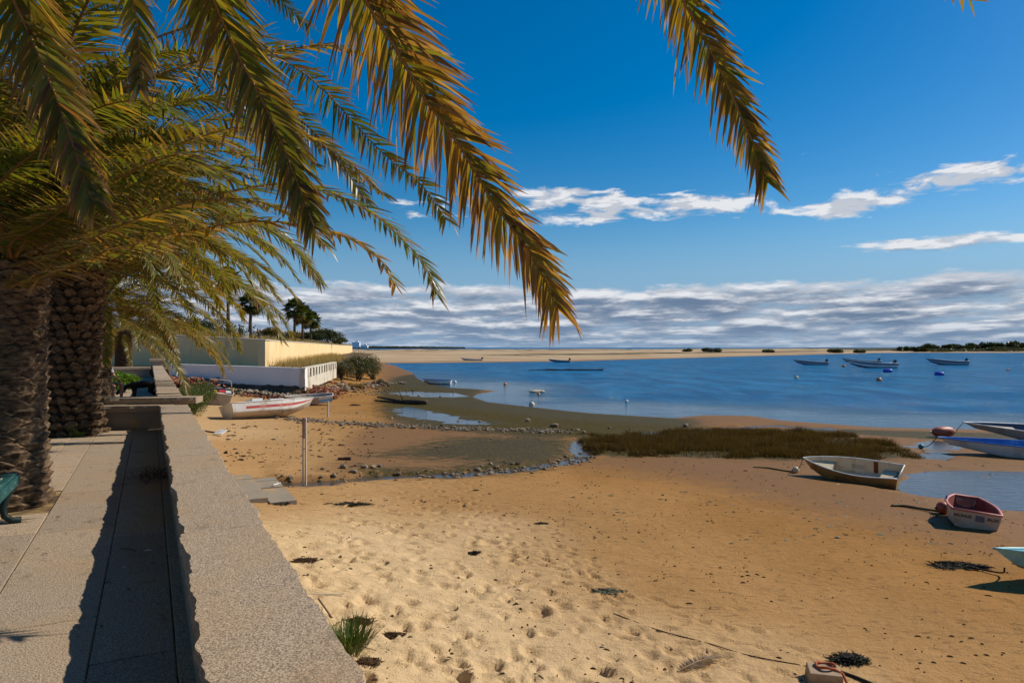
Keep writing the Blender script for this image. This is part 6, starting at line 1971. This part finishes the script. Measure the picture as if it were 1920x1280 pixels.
for _s in 'lr': RAD.update({'sh_' + _s: .062, 'el_' + _s: .044, 'wr_' + _s: .03, 'hand_' + _s: (.04, .018), 'fing_' + _s: (.03, .012), 'thumb_' + _s: .011, 'hip_' + _s: .095, 'kn_' + _s: .06, 'an_' + _s: .042, 'toe_' + _s: (.045, .032)})
def standing(step=.0, bend=0.0, reach=0.2):
    J = dict(pelvis=(0, 0, .95), waist=(bend * .15, 0, 1.10), chest=(bend * .35, 0, 1.34), neck=(bend * .48 + .01, 0, 1.50), head=(bend * .58 + .02, 0, 1.62), crown=(bend * .62 + .01, 0, 1.72), nose=(bend * .6 + .12, 0, 1.61))
    for s, k in (('l', 1), ('r', -1)):
        st = step * k
        J.update({'sh_' + s: (bend * .4, .19 * k, 1.42), 'el_' + s: (bend * .3 - st * .4 + .02, .25 * k, 1.15), 'wr_' + s: (bend * .3 - st * .6 + reach, .22 * k, .95), 'hand_' + s: (bend * .3 - st * .6 + reach + .05, .21 * k, .88), 'fing_' + s: (bend * .3 - st * .6 + reach + .08, .20 * k, .80), 'thumb_' + s: (bend * .3 - st * .6 + reach + .08, .17 * k, .90),
                  'hip_' + s: (0, .10 * k, .90), 'kn_' + s: (st * .45 + .03, .11 * k, .50), 'an_' + s: (st, .11 * k, .08), 'toe_' + s: (st + .17, .13 * k, .04)})
    return J
def person(label, loc, rz, J, top, legs, sleeves=True, shorts=False, hair=hair_m, group=None, sub=2, scale=1.0):
    root = empty('person', loc, rz); tag(root, label, 'person', group); root.scale = (scale,) * 3
    hz = Vector(J['head'])
    def cl(a, b, t, c):
        if b in ('head', 'crown', 'nose') or a == 'head':
            rel = c - hz
            return 3 if (rel.z > .045 or (rel.x < -.02 and rel.z > -.04)) else 0
        if b == 'neck' and t > .6: return 0
        if b[:2] in ('wr', 'ha', 'fi', 'th') or a[:2] in ('wr', 'ha'): return 1 if (sleeves and b[:2] == 'wr' and t < .8) else 0
        if b[:2] == 'el': return 1 if sleeves or t < .55 else 0
        if b[:2] in ('hi',): return 2
        if b[:2] == 'kn': return 2 if (not shorts or t < .72) else 0
        if b[:2] == 'an': return 0 if shorts else 2
        if b[:3] == 'toe': return 4
        if a == 'pelvis': return 2 if t < .35 else 1
        return 1
    skinned('body', J, BONES, RAD, root, cl, [skin_m, top, legs, hair, mp_black], sub)
    return root
m_green = cloth('green_shirt', (.03, .17, .085)); m_dk = cloth('dark_cloth', (.02, .02, .024)); m_jean = cloth('blue_grey_trousers', (.07, .08, .11)); m_wh = cloth('white_shirt', (.75, .76, .8)); m_sh = cloth('grey_shorts', (.16, .18, .16))
person('person in a green shirt and dark trousers standing on the fort behind the wall', px(419, 637, 66) + Vector((0, 0, -.45)), R(200), standing(.05, .1, .25), m_green, m_dk)
person('person in dark clothes standing on the fort by the wall corner', px(487, 638, 64) + Vector((0, 0, -.62)), R(180), standing(.08, .3, .3), m_dk, m_jean)
person('walker in dark top on the left of the far pair by the fort wall', px(636, 667, 212), R(-80), standing(.3, 0, .1), m_dk, m_jean, group='walkers beside the fort wall', sub=1, scale=1.15)
person('walker in grey-blue top on the right of the far pair by the fort wall', px(641, 666, 208), R(-80), standing(-.3, 0, .1), m_jean, m_jean, group='walkers beside the fort wall', sub=1, scale=1.15)
def seated():
    J = dict(pelvis=(0, 0, .52), waist=(-.03, 0, .68), chest=(.02, 0, .92), neck=(.06, 0, 1.07), head=(.09, 0, 1.19), crown=(.08, 0, 1.29), nose=(.20, 0, 1.18))
    for s, k in (('l', 1), ('r', -1)):
        J.update({'sh_' + s: (.03, .19 * k, 1.0), 'el_' + s: (.10, .24 * k, .75), 'wr_' + s: (.32, .18 * k, .66), 'hand_' + s: (.38, .15 * k, .64), 'fing_' + s: (.44, .13 * k, .62), 'thumb_' + s: (.38, .11 * k, .67), 'hip_' + s: (.04, .10 * k, .50), 'kn_' + s: (.46, .15 * k, .52 + .02 * k), 'an_' + s: (.43, .15 * k, .08), 'toe_' + s: (.60, .17 * k, .04)})
    return J
def man_loc(): return px(196, 0, 19.9)
_ml = man_loc()
person('seated man in white shirt and shorts, his knee showing right of the dark trunk', (_ml.x, _ml.y, 0), R(-12), seated(), m_wh, m_sh, sleeves=False, shorts=True)
def dog():
    root = empty('dog', (px(268, 0, 20.6).x, 20.6, 0), R(196)); tag(root, 'black dog sniffing the ground in the shade of the sea wall', 'dog')
    J = dict(pelvis=(-.28, 0, .50), loin=(-.05, 0, .49), chest=(.22, 0, .47), neck=(.40, 0, .46), head=(.56, 0, .34), muzzle=(.68, 0, .23), nose=(.73, 0, .19), tail=(-.42, 0, .46), tail2=(-.60, 0, .34))
    B = [('pelvis', 'loin'), ('loin', 'chest'), ('chest', 'neck'), ('neck', 'head'), ('head', 'muzzle'), ('muzzle', 'nose'), ('pelvis', 'tail'), ('tail', 'tail2')]
    Rr = dict(pelvis=(.11, .12), loin=(.105, .12), chest=(.13, .16), neck=.09, head=.085, muzzle=.05, nose=.036, tail=.03, tail2=.016)
    for s, k in (('l', 1), ('r', -1)):
        J.update({'sho_' + s: (.24, .10 * k, .38), 'elb_' + s: (.22, .11 * k, .26), 'wri_' + s: (.24, .10 * k, .12), 'paw_' + s: (.28, .10 * k, .025), 'hip_' + s: (-.28, .10 * k, .42), 'kne_' + s: (-.18, .11 * k, .30), 'hoc_' + s: (-.36, .10 * k, .17), 'foo_' + s: (-.32, .10 * k, .025), 'ear_' + s: (.52, .085 * k, .36), 'ear2_' + s: (.55, .11 * k, .27)})
        B += [('chest', 'sho_' + s), ('sho_' + s, 'elb_' + s), ('elb_' + s, 'wri_' + s), ('wri_' + s, 'paw_' + s), ('pelvis', 'hip_' + s), ('hip_' + s, 'kne_' + s), ('kne_' + s, 'hoc_' + s), ('hoc_' + s, 'foo_' + s), ('head', 'ear_' + s), ('ear_' + s, 'ear2_' + s)]
        Rr.update({'sho_' + s: .07, 'elb_' + s: .045, 'wri_' + s: .03, 'paw_' + s: .035, 'hip_' + s: .085, 'kne_' + s: .06, 'hoc_' + s: .03, 'foo_' + s: .035, 'ear_' + s: .022, 'ear2_' + s: .03})
    skinned('body', J, B, Rr, root, lambda a, b, t, c: 0, [mat_plain('black_fur', (.018, .014, .012), .6, .3, .4, 14)], 2)
dog()
mp_bgreen = mat_plain('green_bench_paint', (.008, .022, .02), .6, .3, .3, 6.0, (.015, .05, .045), bump=.2)
mp_wear = mat_plain('worn_wood', (.42, .36, .30), .8, .2, .3, 12)
def mat_bench():
    m, g, out = material('flaked_green_paint')
    co = objco(g)
    n = g.noise(g.scalev(co, (2.0, 14.0, 14.0)), 3.0, 6.0, .65, .4)
    n2 = g.noise(co, 5.0, 4.0, .6)
    c = g.mix(g.step(n2, .35, .65), (.010, .055, .050), (.02, .095, .095))
    c = g.mix(g.step(n, .60, .68), c, (.46, .43, .38))
    principled(g, out, c, .55, .35, g.bump(n, .3, .01))
    return m
M['bench'] = mat_bench()
def bench(label, s_end, q_front, flip=1, group='green slatted benches'):
    c = W(s_end, q_front)
    root = empty('park_bench', (c.x, c.y, 0), WALL_ANG); tag(root, label, 'bench', group)
    # local x along the promenade (away), local y to the left = backwards
    L = 1.75
    for k in range(4):
        mb = MB(); mb.box((-L / 2, .045 + .115 * k, .43 - .012 * k), (L, .095, .034)); mb.build('seat_slat', M['bench'], root, bevel=.006)
    mb = MB(); mb.box((-L / 2, -.012, .385), (L, .03, .085)); mb.build('front_rail', M['bench'], root, bevel=.006)
    for k in range(3):
        mb = MB(); mb.box((-L / 2, .49 + .045 * k, .56 + .13 * k), (L, .03, .10), 0, 0, Matrix.Rotation(R(-16), 3, 'X')); mb.build('back_slat', M['bench'], root, bevel=.006)
    for x in (-.13, -L + .13):
        prof = [(.02, .40), (.015, .33), (.05, .22), (.07, .13), (.05, .06), (-.03, .035)]
        mb = MB()
        mb.tube([(x, y, z) for y, z in [(-.05, .028), (.02, .03), (.07, .07), (.085, .15), (.06, .24), (.02, .33), (.0, .40)]], .03, 8, 0, True)
        mb.tube([(x, y, z) for y, z in [(.0, .40), (.22, .385), (.44, .38)]], .026, 8)
        mb.tube([(x, y, z) for y, z in [(.55, .028), (.48, .03), (.43, .08), (.42, .2), (.44, .38), (.50, .62), (.60, .90)]], .028, 8)
        mb.build('cast_leg', mp_bgreen, root, True)
bench('weathered green slatted bench at the left edge of the promenade', 7.74, -1.09)
_d = W(20.6, 0)
bench('green slatted bench hidden behind the knobbly palm, carrying the seated man', 22.4, -1.28)
def car():
    root = empty('parked_car', (-18.6, 26.5, -.13), R(118)); tag(root, 'white parked car glimpsed between the two nearest palm trunks', 'car')
    prof = [(-2.05, .35), (-2.1, .62), (-1.98, .92), (-1.35, 1.0), (-.75, 1.42), (.55, 1.46), (1.25, 1.0), (1.95, .86), (2.1, .62), (2.08, .35)]
    mb = MB(); n = len(prof)
    V = [];
    for y in (-.82, -.74, .74, .82):
        for x, z in prof: V.append((x * (.97 if abs(y) > .8 else 1), y * (1.0 if z < 1.05 else .84), z if abs(y) < .8 else (.42 + (z - .42) * .93)))
    F = []
    for r in range(3):
        for k in range(n - 1): F.append((r * n + k, r * n + k + 1, (r + 1) * n + k + 1, (r + 1) * n + k))
    F.append(tuple(range(n))[::-1]); F.append(tuple(3 * n + k for k in range(n)))
    mb.add(V, F); body = mb.build('body', paint('car_white', (.72, .74, .77), (.68, .7, .73), .25, .05), root, False, bevel=.05)
    for s in (-1, 1):
        mb = MB(); mb.add([(-1.2, .74 * s, 1.02), (1.05, .74 * s, 1.02), (.5, .66 * s, 1.38), (-.7, .66 * s, 1.38)], [(0, 1, 2, 3)]); o = mb.build('side_window', mp_glass, root); o.location = (0, .035 * s, 0)
        for x in (-1.3, 1.3):
            Mx = Matrix.Rotation(R(90), 3, 'X')
            mb = MB(); mb.lathe([(.02, -.1), (.28, -.1), (.32, -.06), (.32, .06), (.28, .1), (.02, .1)], 20, 0, Mx); w = mb.build('wheel', mp_black, root, True); w.location = (x, .76 * s, .32)
            mb = MB(); mb.lathe([(.02, -.105), (.19, -.105), (.2, .105), (.02, .105)], 16, 0, Mx); mb.build('rim', mp_grey, w, True)
        mb = MB(); mb.box((2.03, .6 * s, .72), (.12, .3, .14)); mb.build('headlight', mp_glass, root, bevel=.02)
    mb = MB(); mb.add([(.62, -.62, 1.43), (.62, .62, 1.43), (1.24, .70, 1.03), (1.24, -.70, 1.03)], [(0, 1, 2, 3)]); o = mb.build('windscreen', mp_glass, root); o.location = (.03, 0, .02)
car()
# plastic chairs stacked on the fort
def chairs():
    for i, (x, lab) in enumerate(((452, 'white plastic chair on the fort, left of the pair'), (459, 'white plastic chair on the fort, right of the pair'))):
        root = empty('plastic_chair', px(x, 636, 65) + Vector((0, 0, -.22)), R(200 + 40 * i)); tag(root, lab, 'chair', 'white chairs on the fort')
        mb = MB(); mb.box((0, 0, .42), (.48, .48, .04)); mb.build('seat', mp_white, root)
        mb = MB(); mb.box((-.24, 0, .68), (.04, .46, .5), 0, 0, Matrix.Rotation(R(-12), 3, 'Y')); mb.build('backrest', mp_white, root)
        for sx in (-.2, .2):
            for sy in (-.2, .2):
                mb = MB(); mb.tube([(sx, sy, .42), (sx * 1.15, sy * 1.15, -.25)], .025, 6); mb.build('leg', mp_white, root)
chairs()

# ================================================================== SMALL THINGS ON THE SAND
def scraps(name, label, n, region, size, mat, seed, flat=.25, long=2.5, tint=None, ang=None):
    rnd = random.Random(seed)
    X = []; Y = []
    while len(X) < n:
        x, y = region(rnd)
        if rnd.random() > float(sstep(.42, .66, fbm(np.array([x * .55]), np.array([y * .8]), 3, seed))[0]) + .12: continue
        X.append(x); Y.append(y)
    Z = terrain(np.array(X), np.array(Y))[0]
    mb = MB()
    for x, y, z in zip(X, Y, Z):
        if (x * CS + y * SN) < .75: continue
        s = size * (0.35 + 1.3 * rnd.random() ** 2.5); a = ang + rnd.gauss(0, .35) if ang is not None else rnd.uniform(0, 6.28)
        ln = s * rnd.uniform(1.0, long); w = s * rnd.uniform(.25, .6); h = s * flat
        ca, sa = math.cos(a), math.sin(a)
        k = rnd.uniform(-.3, .3)
        pts = [(-ln, 0, 0), (-ln * .35, w + k * s, h), (ln * .4, w * .8 + k * s, h), (ln, k * s, 0), (ln * .4, -w * .8 + k * s, 0), (-ln * .35, -w + k * s, 0)]
        mb.add([(x + px_ * ca - py_ * sa, y + px_ * sa + py_ * ca, z + .004 + pz_ + (.012 if i in (1, 2) else 0)) for i, (px_, py_, pz_) in enumerate(pts)], [(0, 5, 1), (1, 5, 4, 2), (2, 4, 3)])
    return tag(mb.build(name, mat), label, 'seaweed', None, 'stuff')
def reg_mid(r):
    return r.uniform(-1, 14) , 7 + 15 * r.random() ** .9
scraps('seaweed_scraps', 'dark scraps of seaweed strewn over the damp sand', 380, lambda r: (lambda y: (r.uniform(.0, .78) * y, y))(6.5 + 9 * r.random()), .014, M['weed_dry'], 3, .2, 3.2, ang=-.35)
scraps('seaweed_scraps', 'brown seaweed bits scattered over the upper sand by the wall', 420, lambda r: (lambda y: (r.uniform(-.35, .3) * y, y))(6.5 + 10 * r.random()), .020, M['weed_dry'], 4, .3, 2.0)
scraps('seaweed_scraps', 'dark weed specks scattered over the mud flat', 300, lambda r: (lambda y: (r.uniform(-.35, .75) * y, y))(15 + 16 * r.random()), .032, M['weed'], 5, .3, 2.2)
scraps('green_weed', 'thin green weed patches on the damp flat below the cordgrass', 260, lambda r: (lambda y: (r.uniform(.05, .72) * y, y))(13 + 9 * r.random()), .03, M['weed_green'], 6, .05, 2.4, ang=0)
scraps('seaweed_scraps', 'drift line of dark bits on the sand left of the post', 260, lambda r: (lambda y: (r.uniform(-.42, -.2) * y, y))(20 + 14 * r.random()), .06, M['weed_dry'], 7, .3, 2.2)
def weed_wad(label, x, y, r, h, seed, mat, n=170, z0=-2.0, cat='seaweed'):
    rnd = random.Random(seed); c = on_ground(x, y, z0)
    root = tag(empty('seaweed_clump', c), label, cat)
    mb = MB()
    for i in range(n):
        a = rnd.uniform(0, 6.28); k = rnd.random() ** .5
        p = Vector((math.cos(a) * r[0] * k, math.sin(a) * r[1] * k, h * rnd.random() * (1 - k * .8)))
        pts = [p]; d = Vector((rnd.gauss(0, 1), rnd.gauss(0, 1), rnd.gauss(0, .12))).normalized()
        for j in range(3):
            d = (d + Vector((rnd.gauss(0, .5), rnd.gauss(0, .5), rnd.gauss(0, .12)))).normalized(); q = pts[-1] + d * r[0] * .16; q.z = min(max(q.z, .004), h); pts.append(q)
        mb.tube(pts, [.004, .006, .005, .002], 4)
    mb.build('strands', mat, root)
    mb = MB(); V, F = stone_geo(rnd, 1, 1); mb.add([(a * r[0] * .95, b * r[1] * .95, c_ * h * .85) for a, b, c_ in V], F); mb.build('mass', mat, root)
weed_wad('black glistening seaweed heap on the sand above the concrete block', 1592, 1240, (.21, .11), .12, 1, M['weed'], 420)
weed_wad('brown dry seaweed wad just right of the wall, upper of two by the green plant', 668, 1165, (.22, .10), .05, 2, M['weed_dry'])
weed_wad('brown dry seaweed wad on the sand below the green plant', 690, 1242, (.14, .08), .04, 3, M['weed_dry'])
weed_wad('brown seaweed wad on the trodden sand right of the green plant', 738, 1190, (.12, .06), .03, 4, M['weed_dry'])
weed_wad('brown seaweed wad beside the wall, higher up the beach', 573, 1050, (.2, .09), .03, 5, M['weed_dry'])
weed_wad('small dark seaweed tuft in the middle of the beach', 890, 1037, (.12, .06), .05, 6, M['weed'])
weed_wad('dark seaweed tuft on the sand right of the trodden area', 1015, 982, (.13, .06), .05, 7, M['weed'])
weed_wad('flat green weed patch on the sand at the bottom centre', 1140, 1108, (.22, .09), .012, 8, M['weed_green'])
weed_wad('dark weed streak on the sand below the post', 650, 945, (.5, .12), .02, 9, M['weed'])
weed_wad('dark seaweed heap on the sand below the concrete steps', 520, 944, (.25, .1), .03, 10, M['weed'])
weed_wad('green-black weed tangle left of the light blue boat', 1800, 1062, (.42, .12), .04, 11, M['weed'], 300)
weed_wad('dark weed tuft on the sand near the striped boat', 665, 760, (.35, .2), .12, 12, M['weed'])
rope('long thin dark drift line of weed curving over the lower beach', [on_ground(1150, 1150) + Vector((0, 0, .008)), on_ground(1230, 1180) + Vector((0, 0, .008)), on_ground(1330, 1207) + Vector((0, 0, .008)), on_ground(1400, 1228) + Vector((0, 0, .008)), on_ground(1500, 1247) + Vector((0, 0, .008))], .006, M['weed_dry'], 'weed_line', 'seaweed')
rope('dark thick rope half buried behind the concrete block', [on_ground(1512, 1248) + Vector((0, 0, .012)), on_ground(1550, 1256) + Vector((0, 0, .012)), on_ground(1590, 1266) + Vector((0, 0, .012)), on_ground(1650, 1290) + Vector((0, 0, .012))], .022, M['weed'])
def block_with_rope():
    c = on_ground(1545, 1275)
    root = empty('mooring_block', c, R(-14)); tag(root, 'pale concrete mooring block at the bottom edge of the picture', 'block')
    mb = MB(); mb.box((0, 0, .05), (.36, .26, .17), 0, 0, Matrix.Rotation(R(6), 3, 'X'), .93); mb.build('block', mat_plain('weathered_block', (.42, .31, .20), .9, .2, .4, 9, (.28, .18, .09), bump=.6), root, bevel=.012)
    pts = [Vector((.02 + .10 * math.cos(a), .03 + .075 * math.sin(a), .155 + .01 * math.sin(3 * a))) for a in [k / 20 * 6.28 for k in range(19)]]
    pts += [Vector((.18, -.06, .12)), Vector((.22, -.16, .03)), Vector((.24, -.3, .0))]
    mb = MB(); mb.tube(pts, .016, 7)
    o = tag(mb.build('orange_rope', mp_rope_o, None, True), 'orange rope looped over the concrete mooring block', 'rope'); o.location = c; o.rotation_euler = (0, 0, R(-14))
block_with_rope()
def dry_frond_piece():
    a = on_ground(1268, 1262); b = on_ground(1352, 1232)
    root = empty('dead_frond', a); tag(root, 'grey dead palm frond tip half buried in the sand', 'palm frond')
    pts = [Vector((0, 0, .02)), (b - a) * .4 + Vector((0, 0, .05)), (b - a) * .8 + Vector((0, 0, .045)), (b - a) * 1.0 + Vector((0, 0, .02))]
    me, me2 = frond_meshes(pts, 5, 60, .17, .013, 0.0, 1.0, .02, None, .1, .1, 3, .008)
    ca = me.color_attributes['Col']; arr = np.zeros(len(me.vertices) * 4, np.float32); ca.data.foreach_get('color', arr); arr = arr.reshape(-1, 4)
    rr = np.random.RandomState(1).rand(len(arr)); arr[:, :3] = np.stack([.10 + .25 * rr, .085 + .22 * rr, .065 + .18 * rr], 1); ca.data.foreach_set('color', arr.ravel())
    link('leaflets', me, root); link('rachis', me2, root)
dry_frond_piece()
def wall_debris():
    # dry palm litter in the shade of the wall
    c = Vector((gp(296, 897, 0)[0], gp(296, 897, 0)[1], 0))
    root = empty('palm_litter', c); tag(root, 'dry palm fibres and fronds lying in the shade of the wall', 'litter')
    rnd = random.Random(6)
    mb = MB()
    for i in range(70):
        p = Vector((rnd.gauss(0, .10), rnd.gauss(0, .16), rnd.uniform(.01, .06))); d = Vector((rnd.gauss(0, 1), rnd.gauss(0, 1), rnd.uniform(0, .7))).normalized()
        mb.tube([p, p + d * .09, p + d * .18 + Vector((0, 0, -.02))], [.005, .008, .002], 4, 0, True, .4)
    mb.build('fibres', mat_plain('dry_fibre', (.16, .11, .075), .9, .1, .4, 20), root)
    mb = MB()
    for i in range(9):
        d = Vector((rnd.gauss(0, 1), rnd.gauss(0, 1), rnd.uniform(.2, .8))).normalized(); p = Vector((-.06, .05, .05)); mb.tube([p, p + d * .08, p + d * .15], [.004, .007, .001], 4, 0, True, .4)
    mb.build('green_leaflets', mat_plain('green_leaflet', (.05, .12, .03), .6), root)
    for (x, y, lab, s) in ((277, 1034, 'crumpled white paper scrap on the shaded paving', .035), (232, 1066, 'tiny white scrap on the shaded paving, nearer than the paper', .016)):
        X, Y = gp(x, y, 0); mb = MB(); mb.add([(-s, 0, .003), (-s * .2, s * .6, .012), (s, s * .3, .004), (s * .4, -s * .5, .012)], [(0, 3, 1), (1, 3, 2)]); tag(mb.build('paper_scrap', mp_white, None, False, (X, Y, .004)), lab, 'litter')
    X, Y = gp(243, 1031, 0); mb = MB(); mb.tube([(-.08, .02, .008), (.0, 0, .012), (.07, -.035, .006)], .004, 5); tag(mb.build('twig', M['stem'], None, False, (X, Y, 0)), 'dark twig on the shaded paving', 'twig')
    # leaf litter dots
    mb = MB()
    for i in range(150):
        s_ = rnd.uniform(2.3, 13.5); q_ = rnd.uniform(-2.3, .1); p = W(s_, q_, .005); r = rnd.uniform(.006, .02); a = rnd.uniform(0, 6.28)
        mb.add([p + Vector((math.cos(a) * r * 1.6, math.sin(a) * r * 1.6, .002)), p + Vector((-math.sin(a) * r * .5, math.cos(a) * r * .5, .004)), p - Vector((math.cos(a) * r * 1.6, math.sin(a) * r * 1.6, -.001)), p - Vector((-math.sin(a) * r * .5, math.cos(a) * r * .5, -.002))], [(0, 1, 2, 3)])
    tag(mb.build('leaf_litter', M['stem']), 'tiny dry leaf bits scattered over the paving', 'litter', None, 'stuff')
    # lath leaning at the wall on the sand side
    a = on_ground(592, 1117, -1.8); b = on_ground(645, 1117, -1.8)
    mb = MB(); mb.tube([a + Vector((-.1, 0, .03)), b + Vector((0, 0, .03))], .012, 5, 0, True, .5); tag(mb.build('lath', mp_wear), 'pale wooden lath sticking out from the wall over the sand', 'lath')
    c2 = on_ground(600, 1135, -1.8); d2 = on_ground(622, 1160, -1.8)
    mb = MB(); mb.tube([c2 + Vector((-.05, .1, .06)), d2 + Vector((0, 0, .02))], .014, 5, 0, True, .6); tag(mb.build('lath', M['stem']), 'brown stick by the green plant at the wall', 'stick')
    e2 = on_ground(512, 918, -2.2); f2_ = on_ground(526, 911, -2.2)
    mb = MB(); mb.tube([e2 + Vector((0, 0, .1)), f2_ + Vector((0, 0, .16))], .016, 5); tag(mb.build('lath', mp_white), 'short white stick lying at the outlet channel', 'stick')
    X, Y = gp(120, 803, 0)
    mb = MB()
    V, F, C = leaf_cloud(rnd, [((0, 0, .1), (.08, .06, .1)), ((.1, .02, .04), (.12, .06, .05))], 220, .035, ((.08, .12, .02), (.2, .22, .05)), .6, .3)
    tag(link('weed_tuft', mesh_np('weed_tuft', V, F, M['foliage'], False, C), None, (p2.x + .3, p2.y - .50, 0)), 'little green weed at the foot of the knobbly palm trunk', 'plant')
wall_debris()
